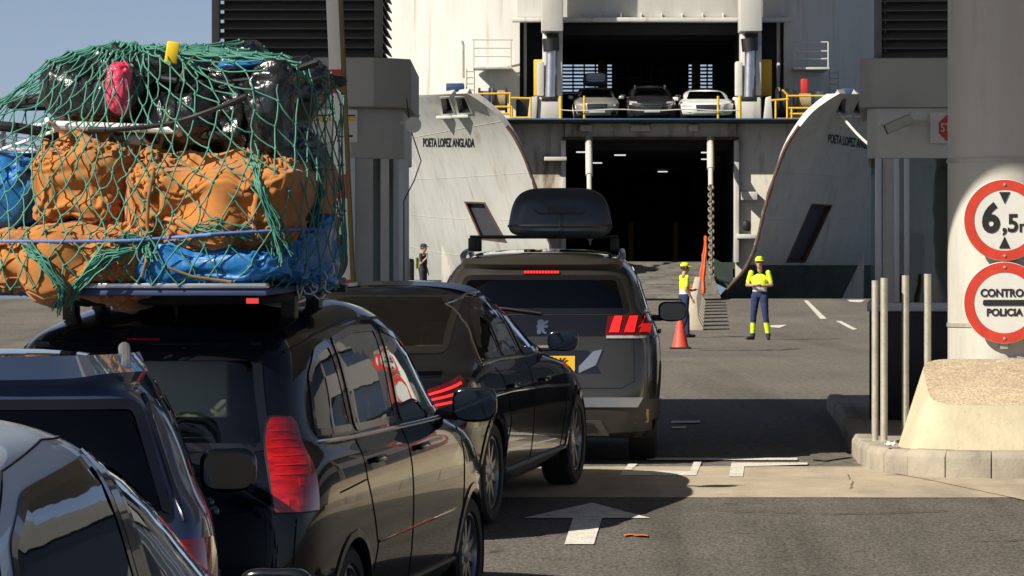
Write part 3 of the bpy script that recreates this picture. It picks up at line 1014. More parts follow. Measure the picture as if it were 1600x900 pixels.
# round signs ------------------------------------------------------------------
def round_sign(name, x, y, z, r, label, fill):
    t = empty(name, (x, y, z), label=label, cat='road sign', group='round signs on the column')
    Mx = Matrix.Rotation(R(90), 4, 'X')
    MB().lathe([(.001, .0), (r, .0), (r, .012), (r - .006, .018), (.001, .018)], 64, Mx).build('sign_plate', M['sign_white'], t)
    k = r * .745
    MB().lathe([(r - .004, .019), (r - .004, .0215), (k, .0215), (k, .019)], 64, Mx, closed=True).build('red_ring', M['sign_red'], t)
    fill(t)
    for a_ in (90, 270):
        MB().lathe([(.001, .022), (.011, .022), (.011, .028), (.001, .03)], 8, Matrix.Translation((0, 0, .0)) @ Mx @ Matrix.Translation((0, r * .87 * math.sin(R(a_)), 0))).build('bolt', M['steel'], t)
    MB().box((-.03, .0, -r - .04), (.03, .05, r * .2)).build('bracket', M['steel'], t)
    return t
def fill_height(t):
    T = lambda x, z: Matrix.Translation((x, -.0205, z)) @ UPRIGHT
    text_mesh('digit', '6', .30, M['sign_black'], t, T(-.105, .005), .002, .012, sx=.92)
    text_mesh('digit', ',5', .19, M['sign_black'], t, T(.045, -.03), .002, .005, sx=.95)
    text_mesh('letter', 'm', .13, M['sign_black'], t, T(.16, -.05), .002, .003)
    MB().prism([(-.042, .215), (.042, .215), (0, .125)], -.0235, -.0205).build('triangle', M['sign_black'], t)
    MB().prism([(-.042, -.215), (0, -.125), (.042, -.215)], -.0235, -.0205).build('triangle', M['sign_black'], t)
def fill_control(t):
    T = lambda x, z: Matrix.Translation((x, -.0205, z)) @ UPRIGHT
    text_mesh('lettering', 'CONTROL', .082, M['sign_black'], t, T(0, .072), .002, .003, sx=.93)
    text_mesh('lettering', 'POLICIA', .076, M['sign_black'], t, T(0, -.076), .002, .003, sx=.98)
    MB().prism(roundpoly([(-.165, -.022), (.165, -.022), (.165, .022), (-.165, .022)], .015, 3), -.0235, -.0205).build('bar', M['sign_black'], t)
for zb_ in (1.05, 2.32):
    MB().lathe([(.441, zb_), (.449, zb_), (.449, zb_ + .03), (.441, zb_ + .03)], 48, Matrix.Translation((3.83, 29.86, 0)), closed=True).build('steel_band', M['steel'], bpy.data.objects['round_column'])
ys_ = 29.37
p1 = px(1569, 344, ys_); p2 = px(1569, 473, ys_)
round_sign('height_limit_sign', p1.x, ys_, p1.z, .313, 'upper round red-ringed sign reading 6,5 m with two black triangles', fill_height)
round_sign('police_control_sign', p2.x, ys_, p2.z, .313, 'lower round red-ringed sign reading CONTROL POLICIA', fill_control)

# steel guard posts ---------------------------------------------------------------
def guard_post(x, y, top, lab, double=False):
    t = empty('guard_post', (x, y, .16), label=lab, cat='post', group='steel guard posts by the booth')
    h = top - .16
    MB().tube([(0, 0, 0), (0, 0, h)], .028, 14).build('tube', M['steel'], t)
    if double:
        MB().tube([(-.065, .05, 0), (-.065, .05, h - .02)], .026, 14).build('tube', M['steel'], t)
    MB().lathe([(.07, 0), (.07, .012), (.03, .02)], 16).build('base_flange', M['steel'], t)
guard_post(2.87, 29.62, 1.43, 'paired steel guard post nearest the lane beside the dark booth', True)
guard_post(3.045, 29.72, 1.45, 'middle of the three steel guard posts beside the booth')
guard_post(3.225, 29.8, 1.46, 'steel guard post closest to the round column')

# ------------------------------------------------------------------ booths
M['curtain'] = pm('cream_blind', (.78, .72, .52), .8, var=.06, stretch=(6, 1, 1))
def booth(name, x0, x1, y0, y1, chl, chr_, label, door=False):
    """Kiosk between x0..x1 (front at y0); chl / chr_ chamfer its left / right front corner."""
    t = empty(name, ((x0 + x1) / 2, y0, .16), label=label, cat='booth', group='control booths')
    cx = (x0 + x1) / 2
    def plan(g=0, k=1.0):
        l, r_ = chl * k, chr_ * k
        P = []
        if l > 0: P += [(x0 - g, y0 + l), (x0 + l, y0 - g)]
        else: P += [(x0 - g, y0 - g)]
        if r_ > 0: P += [(x1 - r_, y0 - g), (x1 + g, y0 + r_)]
        else: P += [(x1 + g, y0 - g)]
        P += [(x1 + g, y1), (x0 - g, y1)]
        return [(a - cx, b - y0) for a, b in P]
    z = lambda a: a - .16
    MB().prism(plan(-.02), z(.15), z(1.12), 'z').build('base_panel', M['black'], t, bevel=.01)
    MB().prism(plan(.0), z(2.48), z(2.93), 'z').build('fascia', M['booth'], t, bevel=.012)
    MB().prism(plan(.07, .55), z(2.93), z(3.37), 'z').build('band', M['booth_band'], t, bevel=.015)
    MB().prism(plan(.0), z(1.12), z(1.2), 'z').build('sill', M['alu'], t, bevel=.008)
    MB().prism([(a * .97, b + .06) for a, b in plan(-.06)], z(5.0), z(5.25), 'z').build('roof_cap', M['booth_band'], t)
    # corner panels and mullions round the glazed storey
    pl = plan(.0)
    Lm = []
    for i, (a, b) in enumerate(pl):
        if b > (y1 - y0) - .01 or (chl == .10 and i == 0): continue
        MB().cbox((a, b + .0, z(1.84)), (.06 if chl == .10 else .09, .09, 1.29)).build('corner_post', M['alu'], t, bevel=.008)
    for (a, b), (c, d) in zip(pl, pl[1:]):
        if b > (y1 - y0) - .01 and d > (y1 - y0) - .01: continue
        A = Vector((a, b)); B = Vector((c, d))
        if (B - A).length > 1.0 and abs(d - b) < .1:
            k = .0
            for f in ((.055, .085) if chl < .2 else (.60, .66, .93)):
                q = A.lerp(B, f)
                MB().cbox((q.x, q.y + .02, z(1.84)), (.05, .06, 1.28)).build('mullion', M['white'] if chl > -1 and door else M['alu'], t, bevel=.006)
            if chl < .2:
                q0, q1 = A, A.lerp(B, .055)
                MB().box((q0.x + .04, q0.y + .03, z(1.2)), (q1.x, q0.y + .06, z(2.48))).build('side_panel', M['booth'], t)
        if (B - A).length < .9 and (B - A).length > .3:
            for f0, f1, mt in ((.10, .42, 'booth'), (.60, .72, 'white'), (.84, .97, 'alu')):
                q0, q1 = A.lerp(B, f0), A.lerp(B, f1); n2 = Vector((-(B - A).y, (B - A).x)).normalized() * .03
                MB().add([(q0.x, q0.y, z(1.2)), (q1.x, q1.y, z(1.2)), (q1.x, q1.y, z(2.48)), (q0.x, q0.y, z(2.48)), (q0.x + n2.x, q0.y + n2.y, z(1.2)), (q1.x + n2.x, q1.y + n2.y, z(1.2)), (q1.x + n2.x, q1.y + n2.y, z(2.48)), (q0.x + n2.x, q0.y + n2.y, z(2.48))],
                    [(0, 1, 2, 3), (7, 6, 5, 4), (0, 4, 5, 1), (1, 5, 6, 2), (2, 6, 7, 3), (3, 7, 4, 0)]).build('side_panel', M[mt], t)
        nrm = Vector((-(B - A).y, (B - A).x)).normalized()
        Ai = A + nrm * .05; Bi = B + nrm * .05
        MB().add([(Ai.x, Ai.y, z(1.19)), (Bi.x, Bi.y, z(1.19)), (Bi.x, Bi.y, z(2.5)), (Ai.x, Ai.y, z(2.5))], [(0, 1, 2, 3)]).build('window_pane', M['glass_booth'], t, recalc=False)
    MB().box((x0 - cx + .1, y1 - y0 - .08, z(.2)), (x1 - cx - .1, y1 - y0 - .02, z(2.9))).build('back_wall', M['booth_band'], t)
    MB().box((x0 - cx + .12, .1, z(1.13)), (x1 - cx - .12, y1 - y0 - .1, z(1.16))).build('counter', M['booth_band'], t)
    # louvred plant housing on top
    lx0, lx1 = x0 - cx + .06, x1 - cx - (.18 if chr_ else .06)
    MB().box((lx0 + .1, .16, z(3.37)), (lx1 - .1, y1 - y0 - .1, z(5.0))).build('housing_core', M['black'], t)
    for a in (lx0, lx1 - .07):
        MB().box((a, .02, z(3.37)), (a + .07, .16, z(5.0))).build('housing_post', M['louvre_frame'], t, bevel=.006)
    nsl = 19
    for i in range(nsl):
        zz = z(3.40) + i * .084
        Mx = Matrix.Translation((0, .08, zz)) @ Matrix.Rotation(R(32), 4, 'X')
        MB().box((lx0 + .07, -.045, -.006), (lx1 - .07, .05, .006), Mx).build('louvre_slat', M['louvre_frame'], t)
    # side louvres facing the lane
    for xs in ([lx1] if chr_ else []) + ([lx0] if chl else []):
        for i in range(nsl):
            zz = z(3.40) + i * .084
            sg = 1 if xs > 0 else -1
            Mx = Matrix.Translation((xs - sg * .05, 0, zz)) @ Matrix.Rotation(R(32) * sg, 4, 'Y')
            MB().box((-.05, .22, -.006), (.05, y1 - y0 - .2, .006), Mx).build('louvre_slat', M['louvre_frame'], t)
    return t
M['glass_booth'] = glass_mat('booth_glass', (.35, .42, .40), 1.6)
M['louvre_frame'] = pm('louvre_frame', (.16, .16, .155), .45, metal=.3, var=.08)
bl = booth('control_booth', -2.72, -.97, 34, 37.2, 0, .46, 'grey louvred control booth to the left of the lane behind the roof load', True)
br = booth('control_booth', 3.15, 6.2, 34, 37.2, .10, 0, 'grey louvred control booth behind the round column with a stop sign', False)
br.rotation_euler = (0, 0, R(-5.6))
# blind and office chair seen through the right booth's window
o = MB()
o.grid(lambda u, v: Vector((3.40 + .27 * u, 34.34 + .012 * math.sin(u * 38), 1.2 + 1.27 * v)), 60, 2)
tag(o.build('window_blind', M['curtain']), 'cream vertical blind hanging inside the right booth window', 'blind')
ch = empty('office_chair', (3.52, 34.2, 1.16), label='black high-backed office chair inside the right booth window', cat='chair')
rounded(lambda m: m.box((-.16, 0, .0), (.16, .09, .66)), 'backrest', M['black'], ch, .06, 4)
rounded(lambda m: m.box((-.13, -.03, .44), (.13, .06, .60)), 'headrest', M['navy'], ch, .04, 4)
rounded(lambda m: m.box((-.2, .05, -.04), (.2, .42, .04)), 'seat', M['black'], ch, .03, 3)
for sx in (-.2, .2):
    rounded(lambda m: m.box((sx - .02, .05, .18), (sx + .02, .36, .22)), 'armrest', M['black'], ch, .01)

# stop sign, camera and notice on the booths
t = empty('stop_sign', px(1487, 200, 34.04), label='small red octagonal stop sign on a white plate half behind the column', cat='road sign')
MB().box((-.19, 0, -.135), (.19, .015, .135)).build('backing_plate', M['sign_white'], t)
oc = [(.125 * math.cos(R(22.5 + 45 * i)), .125 * math.sin(R(22.5 + 45 * i))) for i in range(8)]
MB().prism([(a * 1.1, b * 1.1) for a, b in oc], -.004, -.001).build('border', M['sign_white'], t)
MB().prism(oc, -.008, -.0045).build('octagon', M['sign_red'], t)
text_mesh('lettering', 'STOP', .105, M['sign_white'], t, Matrix.Translation((0, -.010, 0)) @ UPRIGHT, .0015, .001, sx=.8)
t = empty('security_camera', px(1408, 192, 33.7), label='grey security camera on the right booth fascia', cat='camera')
Mx = Matrix.Rotation(R(28), 4, 'Y').inverted() @ Matrix.Rotation(R(0), 4, 'Z')
Mx = Matrix.Rotation(R(-24), 4, 'Y')
rounded(lambda m: m.box((-.15, -.05, -.045), (.1, .05, .045), Mx), 'housing', M['booth_band'], t, .012)
rounded(lambda m: m.box((-.19, -.06, .045), (.11, .06, .06), Mx), 'sunshield', M['booth'], t, .005)
MB().box((-.158, -.045, -.04), (-.151, .045, .04), Mx).build('lens_window', M['gloss_black'], t)
MB().tube([(.06, .02, .02), (.1, .2, .02), (.1, .40, .02)], .03, 10).build('arm', M['booth'], t)
t = empty('booth_notice', px(540, 197, 33.97), label='white notice with yellow bar on the left booth beside the barrier boom', cat='sign')
MB().box((-.3, 0, -.145), (.105, .02, .145)).build('board', M['sign_white'], t, bevel=.004)
MB().box((-.28, -.004, .045), (.085, -.001, .085)).build('yellow_bar', M['yellow'], t)
MB().box((-.28, -.004, .087), (.085, -.001, .10)).build('dark_bar', M['sign_black'], t)
text_mesh('lettering', 'AL', .11, M['navy'], t, Matrix.Translation((.06, -.003, -.06)) @ UPRIGHT, .0015, .004, align='RIGHT')

# raised barrier boom ----------------------------------------------------------------
t = empty('barrier_gate', (px(548, 640, 32.4).x, 32.4, .16), label='raised red and white barrier boom in front of the left booth', cat='barrier')
rounded(lambda m: m.box((-.2, -.18, 0), (.16, .2, 1.05)), 'cabinet', M['yellow'], t, .02)
M['olive'] = pm('olive_rubber', (.16, .125, .035), .7, var=.2)
tilt = math.atan2(28, 640)
Mb_ = Matrix.Translation((-.0, -.25, .85)) @ Matrix.Rotation(-tilt, 4, 'Y')
zlen = 4.6
segs = []
zz = 0.0
rnd = random.Random(2)
k = 0
red = [(2.0, .0)]
MB().box((-.075, -.03, 0), (.03, .03, zlen), Mb_).build('boom', M['white'], t, bevel=.008)
MB().box((.031, -.035, 0), (.066, .035, zlen), Mb_).build('boom_edge', M['olive'], t, bevel=.008)
for z0 in (.2, 1.08, 1.96, 2.84, 3.72):
    MB().box((-.0765, -.032, z0), (.029, -.0305, z0 + .2), Mb_).build('red_patch', M['red'], t)
MB().cyl((0, -.4, .85), (0, .1, .85), .09, 20).build('pivot', M['steel'], t)
# cable hanging down the corner of the left booth
MB().tube([(-.93, 33.9, 3.0), (-.90, 33.85, 2.75), (-.80, 33.8, 2.45), (-.86, 33.82, 2.28), (-.955, 33.9, 2.1), (-.965, 34.3, 1.2), (-.965, 34.3, .2)], .006, 6).build('hanging_cable', M['black'])
tag(bpy.data.objects['hanging_cable'], 'thin black cable dangling down the corner of the left booth', 'cable')
tl = empty('flood_light', px(646, 195, 33.6), label='small round grey floodlight on the corner of the left booth', cat='lamp')
MB().lathe([(.001, -.03), (.05, -.03), (.07, 0), (.07, .03), (.001, .03)], 24, Matrix.Rotation(R(90), 4, 'X')).build('lamp_head', M['booth'], tl)
MB().tube([(0, .02, 0), (-.08, .15, .03), (-.12, .4, .03)], .012, 8).build('arm', M['booth'], tl)

# terminal building added beyond the view for the car flanks to mirror
tb = empty('unseen_building', (22, 70, 0), label='added long low terminal building with dark window bands right of the quay', cat='building')
M['unseen'] = pm('unseen_wall', (.16, .15, .14), .7, var=.1)
MB().box((-7, -24, 0), (10, 24, 1.2)).build('base_wall', M['unseen'], tb)
MB().box((-6.8, -23.8, 1.2), (9.8, 23.8, 3.0)).build('window_band', M['gloss_black'], tb)
MB().box((-7, -24, 3.0), (10, 24, 4.4)).build('upper_wall', M['unseen'], tb)
MB().box((-6.8, -23.8, 4.4), (9.8, 23.8, 6.2)).build('window_band', M['gloss_black'], tb)
MB().box((-7.3, -24.3, 6.2), (10.3, 24.3, 7.4)).build('parapet', M['unseen'], tb)
for i in range(13):
    MB().box((-7.05, -24 + i * 3.98, 1.2), (-6.7, -23.7 + i * 3.98, 6.2)).build('pier', M['unseen'], tb)
# ------------------------------------------------------------------ ferry
def ship_paint(name, col, streak, lo=.5, hi=.72):
    m = pm(name, col, .5, var=.05, vscale=.6, col2=streak, c2scale=1.0, c2lo=lo, c2hi=hi, stretch=(1.6, 1.6, .35), bump=.25, bscale=1.1, bdist=.05)
    nt = m.node_tree; N = nt.nodes; Lk = nt.links
    b = N["Principled BSDF"]; src = b.inputs["Base Color"].links[0].from_socket
    tc = N.new("ShaderNodeTexCoord")
    mp = N.new("ShaderNodeMapping"); mp.inputs["Scale"].default_value = (2.6, 2.6, .16)
    Lk.new(tc.outputs["Object"], mp.inputs[0])
    n1 = N.new("ShaderNodeTexNoise"); n1.inputs["Scale"].default_value = 1.3; n1.inputs["Detail"].default_value = 6
    Lk.new(mp.outputs[0], n1.inputs["Vector"])
    r1 = N.new("ShaderNodeMapRange"); r1.inputs[1].default_value = .60; r1.inputs[2].default_value = .74; r1.inputs[4].default_value = .5
    Lk.new(n1.outputs[0], r1.inputs[0])
    mx = N.new("ShaderNodeMix"); mx.data_type = 'RGBA'
    Lk.new(r1.outputs[0], mx.inputs[0]); Lk.new(src, mx.inputs[6]); mx.inputs[7].default_value = (.26, .17, .10, 1)
    Lk.new(mx.outputs[2], b.inputs["Base Color"])
    return m
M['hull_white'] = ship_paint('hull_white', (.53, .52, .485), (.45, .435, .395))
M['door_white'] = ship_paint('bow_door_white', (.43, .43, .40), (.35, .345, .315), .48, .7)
M['hull_rust'] = ship_paint('hull_rusty', (.52, .49, .43), (.22, .15, .10), .52, .66)
M['rust'] = pm('rust', (.10, .05, .03), .85, var=.4, vscale=3, bump=.4, bscale=8, col2=(.04, .03, .025), c2scale=2)
M['boot_green'] = pm('boot_topping', (.055, .065, .055), .7, var=.2, vscale=1, col2=(.03, .035, .03), c2scale=.8)
M['rust_light'] = pm('chain_steel', (.20, .17, .13), .6, metal=.4, var=.35, vscale=5)
M['ramp_steel'] = pm('ramp_steel', (.17, .16, .135), .75, var=.25, vscale=1.2, col2=(.08, .075, .065), c2scale=1.5, bump=.3, bscale=10)
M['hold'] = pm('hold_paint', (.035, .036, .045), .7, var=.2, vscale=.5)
M['deck_green'] = pm('deck_green', (.03, .06, .05), .7, var=.2)
M['winch_blue'] = pm('winch_blue', (.03, .07, .16), .5, var=.2)
M['rope_brown'] = pm('rope_brown', (.30, .22, .12), .85, var=.25, vscale=20)
M['tube_light'] = emit_mat('deck_lamp', (.95, .97, 1.0), .55)
KS = 128 / FOC
X_ = lambda x: (x - 800) * KS
Z_ = lambda y: EYE - (y - 420) * KS
SH = empty('ferry', (X_(1018), 128, 0), label='white car ferry with both bow doors swung open', cat='ferry')
OX = X_(1018)
class SMB(MB):
    """Ferry parts are written in world terms and shifted to the ferry's origin."""
    def build(s, name, mat, parent=None, **k):
        if parent is None or parent is SH:
            s.v = [(a - OX, b - 128, c) for a, b, c in s.v]; parent = SH
        elif parent.parent is SH:
            lx, ly, lz = parent.location
            s.v = [(a - OX - lx, b - 128 - ly, c - lz) for a, b, c in s.v]
        return MB.build(s, name, mat, parent, **k)
def sbox(name, x0, x1, y0, y1, Ya, Yb, mat, bevel=.02, parent=None):
    """Box given by photo pixels on the bow plane and a depth range."""
    return SMB().box((X_(x0), Ya, Z_(y1)), (X_(x1), Yb, Z_(y0))).build(name, mat, parent, bevel=bevel)
DECK = Z_(189)
# lower bulkhead round the car deck mouth
sbox('bow_bulkhead', 690, 882, 193, 560, 128, 128.5, M['hull_rust'])
sbox('bow_bulkhead', 1150, 1350, 193, 560, 128, 128.5, M['hull_rust'])
sbox('mouth_lintel', 882.3, 1149.7, 193, 216, 127.8, 128.5, M['hull_rust'], .03)
sbox('lintel_flange', 878, 1154, 214.5, 219, 127.55, 127.8, M['rust'], .02)
sbox('mouth_frame', 876, 884, 219.5, 410, 127.7, 127.98, M['hull_white'])
sbox('mouth_frame', 1146, 1154, 219.5, 410, 127.7, 127.98, M['hull_white'])
sbox('fender_plate', 1157, 1182, 300, 313, 127.5, 127.97, M['hull_white'])
sbox('fender_plate', 1150, 1180, 366, 373, 127.4, 127.97, M['hull_white'])
sbox('fender_plate', 850, 885, 246, 252, 127.3, 127.97, M['hull_white'])
sbox('cleat', 1158, 1172, 345, 362, 127.3, 127.7, M['black'], .1)
sbox('deck_slab', 690, 1345, 188, 192.5, 126.8, 150, M['deck_green'])
sbox('deck_edge', 745, 1290, 187.2, 190, 126.7, 126.8, M['winch_blue'], .01)
for i, (a, b) in enumerate(((905, 925), (985, 1015), (1075, 1090))):
    sbox('lintel_bracket', a, b, 196, 206, 127.55, 127.78, M['hull_rust'])
# lower car deck
xa, xb = X_(882), X_(1150)
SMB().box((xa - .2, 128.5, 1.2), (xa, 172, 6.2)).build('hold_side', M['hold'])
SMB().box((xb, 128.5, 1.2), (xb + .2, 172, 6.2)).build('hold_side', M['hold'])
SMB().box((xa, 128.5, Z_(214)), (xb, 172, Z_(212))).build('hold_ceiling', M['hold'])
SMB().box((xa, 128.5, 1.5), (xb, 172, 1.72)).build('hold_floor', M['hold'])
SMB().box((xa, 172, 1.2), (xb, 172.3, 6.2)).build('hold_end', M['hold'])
for k in range(12):
    yy = 131 + k * 3.4
    SMB().box((xa, yy, Z_(214) - .35), (xb, yy + .12, Z_(214))).build('deck_beam', M['hold'])
for (lx, ly) in ((2.2, 131.5), (3.6, 135), (3.0, 145), (6.5, 132), (6.9, 140), (6.0, 158)):
    SMB().box((lx, ly, Z_(214) - .42), (lx + .4, ly + .1, Z_(214) - .375)).build('deck_lamp', M['tube_light'])
for (a, b) in ((986, 148), (1056, 148)):
    q = px(a, 358, b)
    SMB().cyl((q.x, b, 1.72), (q.x, b, 3.3), .11, 12).build('yellow_bollard', M['yellow'])
# upper front wall, bent back on both sides
def wallstrip(name, plan, z0, z1, mat, th=.25):
    mb = SMB()
    V = []; F = []
    n = len(plan)
    for (x, y) in plan:
        V += [(x, y, z0), (x, y, z1)]
    for i in range(n - 1):
        F.append((2*i, 2*i+2, 2*i+3, 2*i+1))
    m_ = len(V)
    for (x, y) in plan: V += [(x, y + th, z0), (x, y + th, z1)]
    for i in range(n - 1):
        F.append((m_+2*i, m_+2*i+1, m_+2*i+3, m_+2*i+2))
    F.append((0, 1, m_ + 1, m_)); F.append((2*n-2, m_+2*n-2, m_+2*n-1, 2*n-1))
    mb.add(V, F)
    return mb.build(name, mat, angle=25)
K31 = 131 / FOC
W_ = lambda x: (x - 800) * K31
wallstrip('front_wall', [(-6.5, 137.5), (-4.3, 134.6), (-2.6, 132.6), (-1.3, 131.5), (-.4, 131.1), (W_(812), 131)][0:], DECK, 15, M['hull_white'])
wallstrip('front_wall', [(W_(1225), 131), (W_(1225) + .25, 131.06), (W_(1225) + .6, 131.3), (W_(1225) + 1.8, 132.5), (W_(1225) + 3.4, 134.5), (W_(1225) + 6, 138)], DECK, 15, M['hull_white'])
def ubox(name, x0, x1, y0, y1, Ya, Yb, mat, bevel=.02):
    k = Ya / FOC
    return SMB().box(((x0 - 800) * k, Ya, EYE - (y1 - 420) * k), ((x1 - 800) * k, Yb, EYE - (y0 - 420) * k)).build(name, mat, bevel=bevel)
ubox('header_wall', 808, 1229, -260, 27, 130.7, 131.6, M['hull_white'])
ubox('header_trim', 800, 1238, 27.2, 34, 130.2, 130.69, M['hull_white'], .03)
for i in range(8):
    ubox('trim_gusset', 905 + i * 32, 907 + i * 32, 20, 27, 130.3, 130.68, M['hull_white'], .005)
for sx, (a, b, c, d) in ((-1, (812, 846, 848, 879)), (1, (1192, 1225, 1158, 1190))):
    ubox('slot_back', min(a, b) - 4, max(a, b) + 4, 30, 190, 133, 133.2, M['hold'])
    ubox('slot_pipe', (818 if sx < 0 else 1214), (823 if sx < 0 else 1219), 30, 190, 131.8, 132, M['hull_white'])
    ubox('mast_post', c, d, 50, 187, 129.4, 130.6, M['hull_white'], .04)
    ubox('mast_head', c - 2, d + 1, -260, 49, 128.9, 130.1, M['hull_white'], .04)
    ubox('mast_recess', c + 6, d - 6, 52, 100, 129.3, 129.42, M['black'], .01)
    cxm = (c + d) / 2
    q0 = px(cxm - 2, 70, 129.0); q1 = px(cxm - 4, 158, 128.9)
    SMB().cyl(q0, q1, .17, 16).build('hydraulic_ram', M['silver'])
    SMB().cyl(px(cxm - 4, 60, 129), px(cxm - 2, 80, 129), .27, 16).build('ram_eye', M['black'])
    ubox('ram_base', c - 8, d - 1, 152, 187, 128.4, 129.3, M['hull_white'], .06)
    ubox('ram_guide', c - 9, c + 2, 96, 150, 128.9, 129.35, M['hull_white'], .05)
    ubox('ram_guide', d - 10, d, 70, 150, 129.0, 129.36, M['hull_white'], .05)
    ubox('ram_gap', c - 2, d - 8, 151, 158, 128.38, 128.6, M['black'], .01)
    e0 = (834, 850) if sx < 0 else (1178, 1206)
    ubox('hatch_panel', e0[0], e0[1], 93, 150, 129.8, 130.2, M['yellow'] , .03)
    g = (824, 838) if sx < 0 else (1193, 1207)
    mbq = SMB()
    k = 128.3 / FOC
    mbq.prism([((g[0] - 800) * k, EYE - (187 - 420) * k), ((g[1] - 800) * k, EYE - (187 - 420) * k), ((g[1] - 2 * sx - 800) * k, EYE - (150 - 420) * k), ((g[0] + 4 - 800) * k, EYE - (152 - 420) * k)], 128.3, 128.7)
    mbq.build('gusset_plate', M['hull_white'], bevel=.02)
# upper car deck
ua, ub = (879 - 800) * K31, (1158 - 800) * K31
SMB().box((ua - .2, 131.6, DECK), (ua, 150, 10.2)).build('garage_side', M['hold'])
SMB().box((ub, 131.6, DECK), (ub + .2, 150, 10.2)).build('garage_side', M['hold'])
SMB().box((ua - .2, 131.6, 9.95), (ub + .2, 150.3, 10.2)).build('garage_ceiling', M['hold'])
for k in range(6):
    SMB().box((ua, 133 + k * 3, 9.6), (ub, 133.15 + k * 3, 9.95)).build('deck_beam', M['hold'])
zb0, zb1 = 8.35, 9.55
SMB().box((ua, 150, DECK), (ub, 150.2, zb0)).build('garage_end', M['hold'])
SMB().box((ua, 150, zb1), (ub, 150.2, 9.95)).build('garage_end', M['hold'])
for a in (3.35, 7.0):
    SMB().box((a, 149.6, zb0 - .1), (a + .34, 149.68, zb1 + .1)).build('garage_post', M['yellow'], bevel=.02)
SMB().box((3.9, 150, zb0), (6.9, 150.2, zb1)).build('garage_end', M['hold'])
for i in range(9):
    SMB().box((ua, 149.7, zb0 + .0 + i * .14), (ub, 149.95, zb0 + .06 + i * .14)).build('slat', M['winch_blue'])
for i in range(14):
    xx_ = ua + (ub - ua) * (i + .5) / 14
    SMB().box((xx_ - .03, 149.5, zb0), (xx_ + .03, 149.58, zb1)).build('lattice_bar', M['rust_light'])
for (x_0, x_1, mt) in ((2.0, 3.2, 'winch_blue'), (7.3, 8.7, 'winch_blue')):
    SMB().box((x_0, 147, DECK), (x_1, 149, DECK + 1.6)).build('stowed_crate', M[mt], bevel=.05)
# ramp and its gear
mb = SMB()
mb.add([(1.9, 128.2, 1.74), (6.45, 128.2, 1.74), (6.45, 118.6, .62), (1.9, 118.6, .62), (1.9, 128.2, 1.35), (6.45, 128.2, 1.35), (6.45, 118.6, .565), (1.9, 118.6, .565)],
       [(0, 1, 2, 3), (7, 6, 5, 4), (0, 3, 7, 4), (1, 5, 6, 2), (3, 2, 6, 7), (0, 4, 5, 1)])
mb.build('bow_ramp', M['ramp_steel'], bevel=.01)
for i in range(14):
    t_ = (i + .5) / 14
    yy = 128.0 - 9.2 * t_; zz = 1.74 - 1.12 * (128.2 - yy) / 9.6
    SMB().box((2.05, yy - .04, zz - .02), (6.3, yy + .04, zz + .035)).build('ramp_tread', M['ramp_steel'])
for xx in (1.98, 6.37):
    mb = SMB()
    mb.add([(xx - .05, 128.1, 1.7), (xx + .05, 128.1, 1.7), (xx + .05, 119.2, .66), (xx - .05, 119.2, .66), (xx - .05, 128.1, 2.0), (xx + .05, 128.1, 2.0), (xx + .05, 119.2, .84), (xx - .05, 119.2, .84)],
           [(3, 2, 1, 0), (4, 5, 6, 7), (0, 1, 5, 4), (1, 2, 6, 5), (2, 3, 7, 6), (3, 0, 4, 7)])
    mb.build('ramp_side_plate', M['ramp_steel'])
mb = SMB()
mb.add([(6.6, 127, 1.9), (7.3, 127, 1.5), (7.1, 123, .9), (6.5, 123, 1.2), (6.6, 127, 1.75), (7.3, 127, 1.35), (7.1, 123, .75), (6.5, 123, 1.05)], [(0, 1, 2, 3), (7, 6, 5, 4), (0, 4, 5, 1), (1, 5, 6, 2), (2, 6, 7, 3), (3, 7, 4, 0)])
mb.build('mooring_flap', M['deck_green'])
def chain(x, y0, y1, Ya, Yb, rod_end):
    t = empty('ramp_chain', (X_(x) - OX, Ya - 128, Z_(y0)), parent=SH)
    P0 = px(x, y0, Ya); P1 = px(x + 2, y1, Yb)
    Pr = P0.lerp(P1, rod_end)
    SMB().cyl(P0, P0.lerp(P1, rod_end * .65), .12, 12).build('cylinder', M['hull_rust'], t)
    SMB().cyl(P0.lerp(P1, rod_end * .6), Pr, .085, 12).build('piston_rod', M['hull_rust'], t)
    n = max(2, int((P1 - Pr).length / .17))
    d = (P1 - Pr).normalized()
    for i in range(n):
        c = Pr.lerp(P1, (i + .5) / n)
        ax = Vector((1, 0, 0)) if i % 2 == 0 else d.cross(Vector((1, 0, 0)))
        pts = []
        for q in range(12):
            a = 2 * math.pi * q / 12
            pts.append(c + d * .125 * math.cos(a) + ax * .075 * math.sin(a))
        SMB().tube(pts, .034, 6, closed=True).build('chain_link', M['rust_light'], t)
chain(1110, 217, 440, 127.4, 122.5, .34)
chain(920, 217, 380, 127.4, 124, .55)

